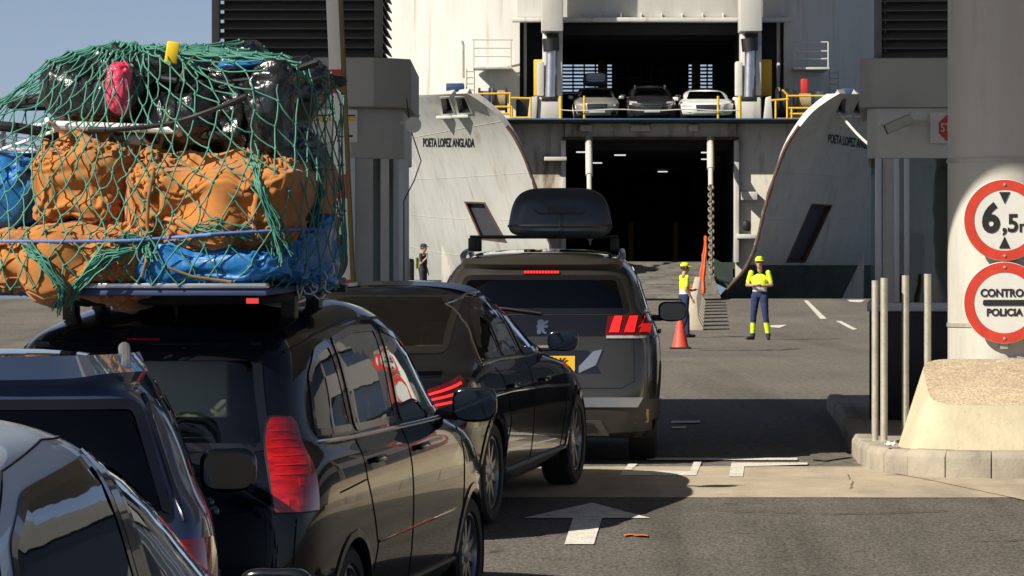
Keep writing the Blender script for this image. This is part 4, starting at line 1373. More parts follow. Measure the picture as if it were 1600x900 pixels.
# bow doors ------------------------------------------------------------------------
EDGE = [(1312, 146), (1292, 158), (1264, 181), (1232, 226), (1210, 282), (1195, 333), (1183, 383), (1166, 420), (1142, 448), (1118, 478), (1105, 500)]
AXPX = 1020.5
def bow_door(sgn):
    nm = 'starboard' if sgn > 0 else 'port'
    t = empty('bow_door', (0, 0, 0), parent=SH)
    def edge(v):
        f = v * (len(EDGE) - 1); i = min(len(EDGE) - 2, int(f)); q = f - i
        def P(k):
            k = max(0, min(len(EDGE) - 1, k)); return np.array(EDGE[k], float)
        p0, p1, p2, p3 = P(i - 1), P(i), P(i + 1), P(i + 2)
        p = .5 * ((2 * p1) + (-p0 + p2) * q + (2 * p0 - 5 * p1 + 4 * p2 - p3) * q * q + (-p0 + 3 * p1 - 3 * p2 + p3) * q ** 3)
        x = p[0] if sgn > 0 else 2 * AXPX - p[0]
        return px(x, p[1], 121.9 + 1.0 * v)
    def outer(v):
        x = 1470 - 90 * v
        if sgn < 0: x = 2 * AXPX - x
        return px(x, 149 + 350 * v, 130.5 + 2.5 * v)
    bulge = Vector((.8 * sgn, -.6, -.12)) * .9
    def S(u, v, dep=0):
        p = edge(v).lerp(outer(v), u) + bulge * math.sin(math.pi * u) * (.35 + .65 * v)
        return p + Vector((-.72 * sgn, .70, 0)) * dep
    nu, nv = 70, 90
    V = []; F = []
    for j in range(nv + 1):
        for i in range(nu + 1): V.append(S((i / nu) ** 1.15, j / nv))
    w_ = nu + 1
    for j in range(nv):
        for i in range(nu):
            q = (j*w_+i, j*w_+i+1, (j+1)*w_+i+1, (j+1)*w_+i)
            F.append(q if sgn > 0 else q[::-1])
    V = [Vector((p.x - OX, p.y - 128, p.z)) for p in V]
    bd = Body(V, F)
    A = np.array([tuple(p) for p in V])
    bd.mid = (A.min(0) + A.max(0)) / 2; bd.half = (A.max(0) - A.min(0)) / 2
    mir = (lambda x: x) if sgn > 0 else (lambda x: 2 * AXPX - x)
    def PQ(x, y, Y=124.5):
        p = px(mir(x), y, Y)
        return (p.x - OX, p.z)
    # openings: window and two mooring slots with their ledges
    win = [PQ(1228, 409), (PQ(1258, 409)), PQ(1301, 321), PQ(1268, 320)] if sgn > 0 else [(px(727, 315, 124.2).x - OX, px(0, 315, 124.2).z), (px(757, 317, 124.2).x - OX, px(0, 317, 124.2).z), (px(790, 377, 124.2).x - OX, px(0, 377, 124.2).z), (px(752, 372, 124.2).x - OX, px(0, 372, 124.2).z)]
    if sgn < 0: slots = [[PQ(1313, 155, 124), PQ(1328, 155, 124), PQ(1324, 178, 124), PQ(1303, 178, 124)], [PQ(1338, 155, 124.6), PQ(1352, 155, 124.6), PQ(1349, 179, 124.6), PQ(1330, 179, 124.6)]]
    else: slots = [[PQ(1309, 156, 124), PQ(1317, 155, 124), PQ(1319, 178, 124), PQ(1300, 178, 124)], [PQ(1335, 155, 125), PQ(1344, 157, 125), PQ(1344, 179, 125), PQ(1325, 179, 125)]]
    slots.append([PQ(1402, 157, 127), PQ(1418, 157, 127), PQ(1410, 182, 127), PQ(1386, 180, 127)])
    for poly in [win] + slots:
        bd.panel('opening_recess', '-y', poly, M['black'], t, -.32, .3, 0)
        bd.ring('opening_coaming', '-y', inset(poly, -.03), .05, M['rust'] if poly is win else M['door_white'], t, .02, .3, .1)
    for poly in slots[:2]:
        cx_ = sum(q[0] for q in poly) / 4; zz = min(q[1] for q in poly)
        p = bd.hit('-y', cx_, zz - .1)
        Mx = Matrix.Translation(p) @ Matrix.Rotation(R(28) * sgn, 4, 'Z')
        MB().box((-.30, -.22, -.05), (.30, .2, .05), Mx).build('mooring_ledge', M['door_white'], t, bevel=.02)
    if sgn < 0: slots = slots
    # thickness: inner skin and the edge seen from the lane
    m2 = MB()
    pts_a = [S(0, v / 40, 0) for v in range(41)]
    pts_b = [S(0, v / 40, .55 - .42 * min(1, v / 14)) for v in range(41)]
    loc = lambda p: (p.x - OX, p.y - 128, p.z)
    VV = [loc(p) for p in pts_a] + [loc(p) for p in pts_b]
    m2.add(VV, [(i, i + 1, 41 + i + 1, 41 + i) for i in range(40)])
    m2.build('door_edge', M['hull_white'], t)
    m3 = MB()
    m3.grid(lambda u, v: Vector(loc(S(u, v, .55 - .42 * min(1, v * 40 / 14)))), 12, 40)
    m3.build('door_inner_skin', M['hold'], t)
    m4 = MB()
    m4.grid(lambda u, v: Vector(loc(S(u, 0, .55 * v))), 12, 1)
    m4.build('door_top', M['hull_white'], t)
    m5 = MB()
    m5.tube([loc(S(0, v / 50, .05)) for v in range(12, 51)], [.05 + .05 * abs(noise.noise(Vector((v * .7, 0, 0)))) for v in range(12, 51)], 8)
    m5.build('rusty_seal', M['rust'], t)
    def seam(pts):
        run = []
        grown = [inset(q if area2(q) > 0 else q[::-1], -.12) for q in [win] + slots]
        for p in pts + [None]:
            if p is None or any(inside(q, p[0], p[2]) for q in grown):
                if len(run) > 2: MB().tube(run, .009, 5).build('weld_seam', M['door_white'], t)
                run = []
            else: run.append(p)
    for k in (2, 3.4, 4.7, 6):
        seam([loc(S(u / 60, k / 9, -.002)) for u in range(61)])
    for k in (1, 2.2, 3.5, 5):
        seam([loc(S(k / 6.5, v / 60, -.002)) for v in range(5, 54)])
    # boot topping (dark band near the water)
    zt = 1.62 if sgn > 0 else 1.12
    ys_ = [zt - .0, .9, .3]
    lowband = [j for j in range(nv + 1) if S(.3, j / nv).z < zt + .05]
    mb = MB()
    V2 = []; F2 = []
    js = list(range(0, 13))
    for a in js:
        for i in range(0, 41):
            u = i / 40
            lo, hi = 0.0, 1.0
            tgt = zt - (zt + .6) * a / 12 + (.0 if a else 0)
            for _ in range(24):
                m_ = (lo + hi) / 2
                if S(u, m_).z > tgt: lo = m_
                else: hi = m_
            p = S(u, lo) + Vector((.8 * sgn, -.6, 0)) * .02
            V2.append(loc(p))
    for a in range(12):
        for i in range(40): F2.append((a*41+i, a*41+i+1, (a+1)*41+i+1, (a+1)*41+i))
    mb.add(V2, F2).build('boot_topping', M['boot_green'], t)
    for poly in [win] + slots: bd.cut_convex('-y', poly)
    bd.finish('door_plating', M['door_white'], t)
    # ship's name laid onto the plating
    cxp, cyp = (1334, 222) if sgn > 0 else (700, 222)
    p = px(cxp, cyp, 124.5)
    tx = text_mesh('ship_name', 'POETA LOPEZ ANGLADA', .36, M['sign_black'], t, Matrix.Identity(4), 0.0, .012, sx=.42)
    for v in tx.data.vertices:
        x_ = p.x - OX + v.co.x * (1 if sgn < 0 else 1.05); z_ = p.z + v.co.y * 1.05 - (v.co.x * .10 if sgn > 0 else v.co.x * .06)
        v.co = bd.hit('-y', x_, z_, .012)
    return bd
bow_door(-1)
bow_door(1)
# yellow railings, winches and platforms on the mooring decks
def srail(posts, rails, Yd, mat, r=.035):
    t = empty('railing', (0, 0, 0), parent=SH)
    for (x, y0, y1) in posts:
        SMB().cyl(px(x, y0, Yd), px(x, y1, Yd), r, 8).build('post', mat, t)
    for (xa_, ya_, xb_, yb_) in rails:
        SMB().cyl(px(xa_, ya_, Yd), px(xb_, yb_, Yd), r, 8).build('rail', mat, t)
srail([(747, 146, 186), (797, 146, 186), (800, 168, 186), (829, 152, 186)], [(742, 147, 798, 146), (760, 167, 800, 167), (770, 177, 800, 178), (797, 153, 830, 154), (797, 184, 832, 184)], 127.0, M['yellow'])
srail([(1212, 155, 187), (1230, 148, 187), (1237, 168, 187), (1290, 150, 160)], [(1222, 140, 1232, 150), (1205, 157, 1232, 155), (1230, 150, 1296, 150), (1232, 169, 1265, 169), (1234, 178, 1258, 178), (1214, 186, 1250, 186)], 127.0, M['yellow'])
srail([(740, 62, 104), (798, 62, 104)], [(738, 62, 802, 62), (740, 75, 798, 75), (740, 88, 798, 88)], 130.4, M['hull_white'], .025)
srail([(1241, 65, 106), (1294, 66, 106)], [(1241, 66, 1294, 66), (1241, 80, 1294, 80), (1241, 92, 1294, 92)], 130.4, M['hull_white'], .025)
ubox('platform', 739, 800, 104, 107.5, 130.0, 131.3, M['hull_white'], .01)
ubox('platform', 1240, 1296, 105, 108.5, 130.0, 132.6, M['hull_white'], .01)
for (xa_, xb_, ya_, yb_, Yd) in ((729, 741, 108, 146, 130.6), (1296, 1310, 110, 146, 131.4)):
    t = empty('ladder', (0, 0, 0), parent=SH)
    for x in (xa_, xb_):
        SMB().cyl(px(x, ya_, Yd), px(x, yb_, Yd), .025, 6).build('stile', M['steel'], t)
    for k in range(4):
        y = ya_ + 4 + k * (yb_ - ya_) / 4
        SMB().cyl(px(xa_, y, Yd), px(xb_, y, Yd), .02, 6).build('rung', M['steel'], t)
SMB().tube([px(722, 64, 130.6), px(724, 70, 130.6), px(724, 122, 130.6)], .04, 8).build('vent_pipe', M['steel'])
ubox('deck_box', 697, 725, 130, 142, 129.6, 130.6, M['winch_blue'], .03)
ubox('deck_box', 1316, 1338, 138, 150, 130.2, 131.0, M['winch_blue'], .03)
ubox('deck_box', 1276, 1288, 143, 160, 129.0, 129.6, M['winch_blue'], .03)
ubox('fire_box', 1252, 1262, 123, 150, 129.6, 130, M['red'], .02)
for (xc, yc, mt, ll, rr, Yd) in ((757, 157, M['winch_blue'], 16, .32, 128.3), (781, 157, M['rope_brown'], 20, .34, 128.3), (1255, 160, M['rope_brown'], 26, .30, 128.6), (1222, 163, M['black'], 16, .45, 129)):
    a = px(xc - ll / 2, yc, Yd); b = px(xc + ll / 2, yc, Yd)
    SMB().cyl(a, b, rr, 20).build('winch_drum', mt)
    for e in (a, b):
        d = Vector((.04, 0, 0))
        SMB().cyl(e - d, e + d, rr + .1, 20).build('drum_flange', M['black'])
ubox('winch_frame', 806, 826, 155, 187, 128.5, 129.2, M['black'], .05)
# rope and posts at the deck edge
t = empty('deck_barrier', (0, 0, 0), parent=SH)
for x in (913, 1122):
    SMB().cyl(px(x, 150, 127.2), px(x, 188, 127.2), .04, 8).build('post', M['yellow'], t)
for x in (876, 1156):
    SMB().cyl(px(x, 150, 127.4), px(x, 188, 127.4), .055, 8).build('post', M['yellow'], t)
n = 14
SMB().tube([px(876 + 280 * i / n, 172 + 1.2 * math.sin(i * 1.1), 127.1) for i in range(n + 1)], .022, 6).build('rope', M['hull_white'], t)
# mooring rope from the right-hand door to the shore
mr = MB().tube([px(1312 + 60 * i / 10, 177 + 60 * i / 10 + 5 * math.sin(math.pi * i / 10), 123 - 3 * i / 10) for i in range(11)], .045, 8).build('mooring_rope', M['hull_white'])
tag(mr, 'pale mooring rope running down from the slot in the grey right-hand bow door', 'rope')
# hull sides running aft so that the ship has its length
for sgn in (-1, 1):
    pl = [(-6.6, 137.6), (-7.2, 142), (-7.4, 160), (-7.4, 235)]
    if sgn > 0: pl = [(2 * OX - a, b) for a, b in pl]
    wallstrip('hull_side', pl if sgn < 0 else pl, -2, 15, M['hull_white'], .3)
SMB().box((-7.2, 137, 14.7), (2 * OX + 7.2, 235, 15)).build('top_deck', M['hull_white'])
SMB().box((-7.2, 151, 10.3), (2 * OX + 7.2, 152, 14.7)).build('inner_bulkhead', M['hold'])
# ------------------------------------------------------------------ the queue of cars
def seat_on_ground(x, y, yaw, ax0, ax1, extra=0.0):
    """Root location and pitch that put both axles on the ground."""
    c = math.cos(yaw)
    za, zb = ground_z(y + ax0 * c) , ground_z(y + ax1 * c)
    pitch = math.atan2(zb - za, ax1 - ax0)
    return (x, y, za - ax0 * math.tan(pitch) + extra), pitch

def mirror_pts(pts): return [(-x, z) for x, z in pts]
def sym(pts):
    return pts + [(-x, z) for x, z in pts[::-1]]

# --- dark people carrier with the roof load ------------------------------------------
M['sunshade'] = pm('cream_board', (.55, .55, .42), .8, var=.06)
MPV_PAINT = paint('black_paint', (.004, .005, .009), 0, .15, spec=.05, coat=.75)
L, w, H = 4.53, .90, 1.85
mpv = dict(L=L, w=w, axles=(.86, 3.55), rw=.325, arch=.375,
    rows=hatch_rows(L, w, H, 1.13, 1.07, .78, 3.72, 2.72, .30, .13, .68, corner=.18,
        roofpts=[(0, H - .12), (.5, H - .085), (1.2, H - .02), (1.9, H), (2.5, H - .06), (3.2, H - .19)]),
    side=[[(.50, 1.21), (.56, 1.50), (.78, 1.62), (1.04, 1.65), (1.12, 1.19)],
          [(1.18, 1.185), (1.11, 1.655), (1.55, 1.69), (1.98, 1.68), (2.03, 1.17)],
          [(2.11, 1.165), (2.07, 1.68), (2.52, 1.60), (2.98, 1.36), (3.30, 1.15)]],
    glass_side=[M['glass_dark'], M['glass_dark'], M['glass_dark']],
    rear=sym([(.66, 1.16), (.575, 1.625)]), front=sym([(.68, 1.12), (.55, 1.62)]),
    glass_rear=M['glass_clear'],
    handles=[(1.38, 1.03), (2.32, 1.02)],
    seams=[[(1.13, .95), (1.13, 1.15)], [(2.06, .33), (2.07, 1.15)], [(3.22, .33), (3.30, .9), (3.28, 1.12)], [(1.2, .33), (1.32, .6), (1.13, .95)], [(.62, .93), (1.1, .95)]],
    rear_seams=[[(-.79, .62), (.79, .62)], [(.79, .62), (.80, .85)], [(-.79, .62), (-.80, .85)]])
yaw_m = R(-12)
loc_m, pit_m = seat_on_ground(-1.82, 18.2, yaw_m, .86, 3.55)
car_m, bd_m = build_car('people_carrier', mpv, 'black people carrier with a huge netted load on its roof', 'car', 'cars queuing for the ferry', loc_m, yaw_m, pit_m, MPV_PAINT, 10)
seats(car_m, M['seat'], .68, 2.35, 1.35, .48)
for sx in (1, -1):
    t_l = empty('tail_light', parent=car_m)
    bd_m.corner('lens', sx, [(.88, 29, 55), (.95, 28, 56), (1.10, 27, 57), (1.22, 27, 56), (1.29, 29, 54), (1.318, 32, 50)], M['lamp_red'], t_l, (.45, .55), .014)
    bd_m.corner('lamp_gasket', sx, [(.872, 28, 56), (1.10, 25.6, 58.2), (1.22, 25.6, 57.2), (1.295, 28, 55), (1.328, 31, 51)], M['black'], t_l, (.45, .55), .009)
    for (zz_, a0, a1) in ((.905, 31, 36), (.905, 40, 46), (1.0, 42, 51)):
        bd_m.corner('reflector', sx, [(zz_, a0, a1), (zz_ + .035, a0, a1)], M['lamp_rib'], t_l, (.45, .55), .0165, .006, 2, 4)
    for k in range(6):
        z_ = 1.05 + k * .04
        bd_m.corner('lens_rib', sx, [(z_, 30, 50), (z_ + .006, 30, 50)], M['lamp_rib'], t_l, (.45, .55), .0165, .006, 1, 10)
bd_m.panel('brake_light', '-y', sym([(.085, 1.665), (.08, 1.685)]), M['lamp_red'], car_m, .012, .05, .02)
bd_m.line('spoiler_lip', '-y', [(-.56, 1.655), (0, 1.662), (.56, 1.655)], .018, MPV_PAINT, car_m, .004, 8)
for ax in ('+x', '-x'):
    bd_m.line('belt_trim', ax, [(.48, 1.185), (1.1, 1.165), (2.0, 1.145), (3.36, 1.12)], .012, M['chrome'], car_m, .004, 8)
    bd_m.line('roof_gutter', ax, [(.45, 1.62), (.9, 1.68), (1.6, 1.725), (2.3, 1.70), (2.9, 1.52)], .008, M['black'], car_m, .002, 6)
    bd_m.line('sill_trim', ax, [(1.30, .34), (3.12, .34)], .022, M['black'], car_m, 0, 8)
    bd_m.line('door_trim', ax, [(1.33, .62), (2.0, .62), (3.1, .62)], .007, MPV_PAINT, car_m, 0.002, 6)
door_mirror(car_m, .90, 3.05, 1.19, 1, M['gloss_black'], .25, .19, .15)
door_mirror(car_m, -.90, 3.05, 1.19, -1, M['gloss_black'], .25, .19, .15)
MB().tube([(0.02, .78, 1.75), (.02, .78, 1.79), (.02, .72, 1.98)], [.022, .01, .004], 8).build('antenna', M['black'], car_m)
bd_m.line('rear_wiper', '-y', [(.02, 1.14), (-.30, 1.20), (-.45, 1.24)], .008, M['black'], car_m, .018)
bd_m.panel('number_plate', '-y', sym([(.26, .74), (.26, .85)]), M['plate_white'], car_m, .012, .1, .012)
bd_m.panel('rear_bumper', '-y', sym([(.84, .30), (.86, .57)]), MPV_PAINT, car_m, .03, .08, .04)
bd_m.panel('headlight', '+y', [(.55, .66), (.78, .70), (.80, .84), (.60, .80)], M['lamp_clear'], car_m, .01, .06, .02)
bd_m.panel('headlight', '+y', mirror_pts([(.55, .66), (.78, .70), (.80, .84), (.60, .80)]), M['lamp_clear'], car_m, .01, .06, .02)
rounded(lambda m: m.box((-.04, .42, 1.30), (.38, .48, 1.575)), 'cream_board', M['sunshade'], car_m, .01)
rounded(lambda m: m.box((.0, .40, 1.02), (.30, .85, 1.20)), 'luggage', M['seat'], car_m, .04)

# --- black saloon ---------------------------------------------------------------------
SAL_PAINT = paint('obsidian_paint', (.005, .006, .009), 0, .15, spec=.05, coat=.75)
L, w, H = 4.69, .905, 1.54
sal = dict(L=L, w=w, axles=(.98, 3.82), rw=.335, arch=.375, spokes=10,
    rows=hatch_rows(L, w, H, .985, .955, .72, 3.50, 2.45, 1.72, .60, .575, corner=.26, deckz=1.04,
        roofpts=[(.5, H - .3), (1.4, H - .12), (1.8, H - .03), (2.2, H), (2.5, H - .03), (2.8, H - .1), (3.2, H - .22)]),
    side=[[(.98, 1.065), (1.14, 1.17), (1.38, 1.285), (1.62, 1.37), (1.55, 1.05)],
          [(1.60, 1.05), (1.67, 1.385), (1.85, 1.42), (2.08, 1.43), (2.14, 1.035)],
          [(2.20, 1.03), (2.14, 1.43), (2.55, 1.375), (2.95, 1.17), (3.12, 1.015)]],
    rear=sym([(.63, 1.115), (.50, 1.445)]), front=sym([(.66, 1.0), (.52, 1.36)]), glass_rear=M['glass_clear'],
    handles=[(1.55, .86), (2.55, .84)],
    seams=[[(2.17, .33), (2.17, .98)], [(3.22, .33), (3.32, .7), (3.24, .95)], [(1.30, .40), (1.42, .62), (1.30, .93), (1.2, 1.0)]],
    rear_seams=[[(-.68, .92), (-.62, .60), (.62, .60), (.68, .92)]])
yaw_s = R(-12)
loc_s, pit_s = seat_on_ground(-1.18, 24.05, yaw_s, .98, 3.82)
car_s, bd_s = build_car('saloon_car', sal, 'black saloon with chrome window trim and lit red tail lights', 'car', 'cars queuing for the ferry', loc_s, yaw_s, pit_s, SAL_PAINT, 10)
seats(car_s, M['seat_light'], .64, 2.35, 1.45, .36)
for sx in (1, -1):
    o = empty('tail_light', parent=car_s)
    bd_s.corner('lens', sx, [(.77, 6, 58), (.80, 3, 63), (.85, 4, 65), (.895, 12, 64), (.92, 24, 60)], M['lamp_dark'], o, (.45, .55), .012, .025, slope=.075)
    for k in range(3):
        z_ = .79 + .042 * k
        bd_s.corner('light_strip', sx, [(z_, 8 + 6 * k, 60 - 2 * k), (z_ + .015, 10 + 6 * k, 60 - 2 * k)], M['lamp_lit'], o, (.45, .55), .018, .008, 1, 12, slope=.07)
for ax in ('+x', '-x'):
    bd_s.line('window_chrome', ax, [(.90, 1.042), (1.10, 1.175), (1.36, 1.305), (1.60, 1.39), (1.85, 1.445), (2.15, 1.452), (2.58, 1.392), (2.98, 1.185), (3.18, 1.005)], .008, M['chrome'], car_s, .006, 6)
    bd_s.line('belt_chrome', ax, [(.90, 1.038), (1.6, 1.03), (2.2, 1.015), (3.18, .995)], .009, M['chrome'], car_s, .006, 6)
    bd_s.line('sill_trim', ax, [(1.40, .31), (3.40, .31)], .016, M['chrome'], car_s, .004, 8)
    bd_s.line('shoulder_crease', ax, [(.5, .84), (1.5, .83), (2.6, .79), (3.4, .74)], .012, SAL_PAINT, car_s, -.004, 8)
for s_ in (1, -1): door_mirror(car_s, s_ * .86, 2.90, 1.08, s_, M['gloss_black'], .22, .145, .14)
bd_s.panel('number_plate', '-y', sym([(.26, .68), (.26, .79)]), M['plate_white'], car_s, .012, .1, .012)
bd_s.panel('boot_lip', '-y', sym([(.70, 1.005), (.66, 1.035)]), SAL_PAINT, car_s, .03, .05, .04)
bd_s.line('boot_chrome', '-y', [(-.32, .86), (.32, .86)], .010, M['chrome'], car_s, .008)
bd_s.panel('rear_bumper', '-y', sym([(.84, .27), (.86, .52)]), SAL_PAINT, car_s, .025, .08, .04)
for s_ in (1, -1):
    bd_s.panel('headlight', '+y', [(s_ * x, z) for x, z in [(.50, .58), (.76, .62), (.80, .76), (.56, .70)]], M['lamp_clear'], car_s, .01, .06, .02)
    bd_s.panel('exhaust_tip', '-y', [(s_ * x, z) for x, z in [(.46, .28), (.68, .28), (.68, .35), (.46, .35)]], M['chrome'], car_s, .035, .1, .03)

# --- grey-brown SUV with roof box ---------------------------------------------------------
SUV_PAINT = paint('graphite_brown_paint', (.075, .069, .058), .7, .28)
L, w, H = 4.45, .92, 1.665
suv = dict(L=L, w=w, axles=(.87, 3.545), rw=.35, arch=.405, lip=M['black'],
    rows=hatch_rows(L, w, H, 1.10, 1.07, .86, 3.60, 2.62, .34, .14, .66, corner=.25,
        roofpts=[(0, H - .06), (.6, H - .03), (1.4, H), (2.0, H), (2.6, H - .05), (3.2, H - .16)]),
    side=[[(.52, 1.19), (.62, 1.40), (.92, 1.46), (1.10, 1.17)], [(1.16, 1.16), (1.02, 1.48), (1.95, 1.52), (2.0, 1.14)], [(2.07, 1.14), (2.03, 1.52), (2.5, 1.46), (2.95, 1.26), (3.2, 1.11)]],
    rear=sym([(.68, 1.155), (.60, 1.45)]), front=sym([(.68, 1.1), (.56, 1.46)]), glass_rear=M['glass_privacy'],
    handles=[(1.40, 1.0), (2.35, .98)],
    seams=[[(2.03, .40), (2.03, 1.1)], [(3.15, .4), (3.22, 1.05)], [(1.25, .45), (1.33, .65), (1.14, .95), (1.14, 1.12)]],
    rear_seams=[[(.70, 1.14), (.715, .64), (.62, .585), (-.62, .585), (-.715, .64), (-.70, 1.14)]])
yaw_p = R(-1.8)
loc_p, pit_p = seat_on_ground(.22, 29.4, yaw_p, .87, 3.545)
car_p, bd_p = build_car('sport_utility_car', suv, 'graphite SUV with a roof box, stopped at the booth', 'car', 'cars queuing for the ferry', loc_p, yaw_p, pit_p, SUV_PAINT, 10)
seats(car_p, M['seat'], .68, 2.3, 1.35, .45)
bd_p.panel('tailgate_band', '-y', sym([(.80, .985), (.79, 1.145)]), M['gloss_black'], car_p, .006, .06, .02)
for sx in (1, -1):
    o = bd_p.panel('tail_light', '-y', [(sx * x, z) for x, z in [(.49, .985), (.51, 1.13), (.89, 1.145), (.90, .985)]], M['lamp_dark'] if 'lamp_dark' in M else M['gloss_black'], car_p, .012, .05, .02)
    for k in range(3):
        x0 = .52 + .115 * k
        bd_p.panel('light_claw', '-y', [(sx * x, z) for x, z in [(x0, 1.01), (x0 + .04, 1.13), (x0 + .10, 1.13), (x0 + .075, 1.01)]], M['lamp_claw'] if 'lamp_claw' in M else M['lamp_lit'], o, .018, .05, .02)
    bd_p.panel('reverse_lamp', '-y', [(sx * x, z) for x, z in [(.50, .965), (.50, .985), (.88, .985), (.88, .965)]], M['lamp_clear'], o, .013, .08, .02)
    bd_p.panel('rear_reflector', '-y', [(sx * x, z) for x, z in [(.70, .33), (.70, .42), (.80, .43), (.80, .33)]], M['lamp_red'], car_p, .035, .08, .02)
bl_ = bd_p.panel('brake_light', '-y', sym([(.135, 1.452), (.135, 1.478)]), M['lamp_dark'] if 'lamp_dark' in M else M['gloss_black'], car_p, .014, .05, .02)
for i in range(12):
    x = -.125 + .25 * i / 11
    q = bd_p.hit('-y', x, 1.465, .018)
    MB().cbox(q, (.016, .008, .018)).build('light_emitting_diode', M['lamp_lit'], bl_)
bd_p.panel('spoiler', '-y', sym([(.60, 1.50), (.57, 1.54)]), SUV_PAINT, car_p, .055, .06, .07)
bd_p.panel('rear_bumper', '-y', sym([(.87, .27), (.885, .50)]), M['bumper_grey'] if 'bumper_grey' in M else M['black'], car_p, .035, .06, .05)
bd_p.panel('bumper_chrome', '-y', sym([(.72, .445), (.76, .515)]), M['silver'], car_p, .048, .06, .03)
bd_p.panel('diffuser', '-y', sym([(.52, .25), (.46, .35)]), M['silver_dark'] if 'silver_dark' in M else M['rim'], car_p, .045, .08, .03)
bd_p.panel('diffuser_insert', '-y', sym([(.44, .27), (.40, .325)]), M['black'], car_p, .052, .08, .03)
bd_p.panel('plate_recess', '-y', sym([(.46, .70), (.36, .875)]), M['gloss_black'], car_p, .006, .06, .02)
bd_p.panel('recess_glint', '-y', [(.29, .70), (.29, .75), (.40, .865), (.47, .88), (.42, .76)], M['silver'], car_p, .010, .04, .02)  # silver patch shaped as the light reflection in the plate recess
npo = bd_p.panel('number_plate', '-y', sym([(.26, .715), (.26, .83)]), M['plate_yellow'], car_p, .016, .1, .014)
q = bd_p.hit('-y', .10, .772, .0185)
text_mesh('lettering', 'AK', .105, M['sign_black'], npo, Matrix.Translation((q.x + .04, q.y - .004, q.z)) @ UPRIGHT, .001, .004, sx=.8)
# silver rampant-lion badge
lion = [(-.03, -.06), (.0, -.055), (.005, -.03), (.02, -.05), (.05, -.06), (.055, -.045), (.035, -.03), (.03, 0), (.05, -.005), (.07, .005), (.065, .02), (.04, .018), (.035, .03), (.06, .035), (.075, .05), (.06, .06), (.03, .05), (.02, .065), (-.01, .07), (-.035, .055), (-.03, .03), (-.045, .01), (-.03, -.01), (-.04, -.035)]
bd_p.panel('badge', '-y', [(x * .8 + 0, z * .85 + 1.045) for x, z in lion], M['chrome'], car_p, .016, .05, .01)
for ax, sx in (('+x', 1), ('-x', -1)):
    pts = [(sx * .60, .62 + .24 * i) for i in range(10)]
    P = [bd_p.hit('+z', x, y, .045) for x, y in pts]
    P = [bd_p.hit('+z', sx * .60, .46, .0)] + P + [bd_p.hit('+z', sx * .60, 3.0, .0)]
    MB().tube(P, .024, 10).build('roof_rail', M['silver'], car_p)
    bd_p.line('window_chrome', ax, [(.48, 1.17), (1.1, 1.145), (2.0, 1.12), (3.25, 1.09)], .009, M['chrome'], car_p, .006, 6)
    bd_p.line('sill_trim', ax, [(1.32, .36), (3.1, .36)], .035, M['black'], car_p, 0, 8)
door_mirror(car_p, .93, 2.95, 1.14, 1, M['gloss_black'], .24, .17, .15, M['gloss_black'])
door_mirror(car_p, -.93, 2.95, 1.14, -1, M['gloss_black'], .24, .17, .15, M['gloss_black'])
bd_p.line('rear_wiper', '-y', [(.0, 1.15), (-.25, 1.185), (-.4, 1.20)], .01, M['black'], car_p, .02)
# crossbars and roof box stay on the rails
for yy in (.95, 1.85):
    MB().box((-.585, yy - .03, 1.745), (.585, yy + .03, 1.765)).build('crossbar', M['black'], car_p, bevel=.008)
    for sx in (-1, 1):
        MB().box((sx * .56 - .035, yy - .04, 1.64), (sx * .56 + .035, yy + .04, 1.745)).build('bar_foot', M['black'], car_p, bevel=.01)
BOX = pm('roof_box_shell', (.020, .029, .046), .38, var=.08, bump=.15, bscale=120, bdist=.002, spec=.5)
rb = empty('roof_box', car_p.location, car_p.rotation_euler, 'dark blue-grey roof box mounted on top of the graphite SUV', 'roof box')
rb.location = (loc_p[0], loc_p[1], loc_p[2])
def boxsec(u, v):
    a = 2 * math.pi * u
    y = .35 + 1.95 * v
    f = lambda q, e: math.copysign(abs(q) ** e, q)
    t = v
    end = min(1, (min(t, 1 - t) / .07)) ** .45 if min(t, 1 - t) < .07 else 1
    ww = .405 * (.80 + .20 * end) * (1 - .12 * t)
    hh = .385 * (.62 + .38 * end) * (1 - .25 * t * t)
    x = f(math.cos(a), .42) * ww
    z = f(math.sin(a), .55)
    z = z * hh * .72 if z > 0 else z * hh * .28
    x *= 1 - .16 * max(0, z / hh)
    if end < .02: x *= .9; z *= .9
    return Vector((x + .14, y, 1.745 + .385 * .28 + z))
mbx = MB().grid(boxsec, 64, 40)
n = len(mbx.v)
c0 = len(mbx.v)
rbb = mbx.add([boxsec(i / 64, 0) for i in range(64)], [tuple(range(64))])
rbb.add([boxsec(i / 64, 1) for i in range(64)], [tuple(range(64))])
rbb.build('box_shell', BOX, rb, angle=50)
mbx = MB()
pts = [boxsec(i / 64, .07) + Vector((0, -.125, 0)) for i in range(64)]
seamp = []
for v in [i / 30 for i in range(31)]:
    q = boxsec(0.0, v); seamp.append(q)
seamq = [boxsec(.5, 1 - v / 30) for v in range(31)]
MB().tube([p_ + Vector((0, 0, -.02)) for p_ in seamp + seamq], .012, 6, closed=True).build('lid_seam', M['black'], rb)
text_mesh('lettering', 'THULE', .075, M['sign_black'], rb, Matrix.Translation((.14, .345, 1.955)) @ UPRIGHT, .006, .003)
MB().cyl((.14, .33, 1.90), (.14, .36, 1.90), .016, 12).build('lock', M['black'], rb)
MB().tube([(.14, .33, 1.93), (.14, .335, 1.80), (.14, .38, 1.77)], .004, 6).build('lock_line', M['black'], rb)
hh_ = [(-.06, 1.955), (-.10, 1.93), (0, 1.925)]
MB().tube([(.14 - .2, .34, 1.96), (.14 - .17, .338, 1.93), (.14 + .17, .338, 1.93), (.14 + .2, .34, 1.96)], .005, 6).build('grip_groove', M['black'], rb)

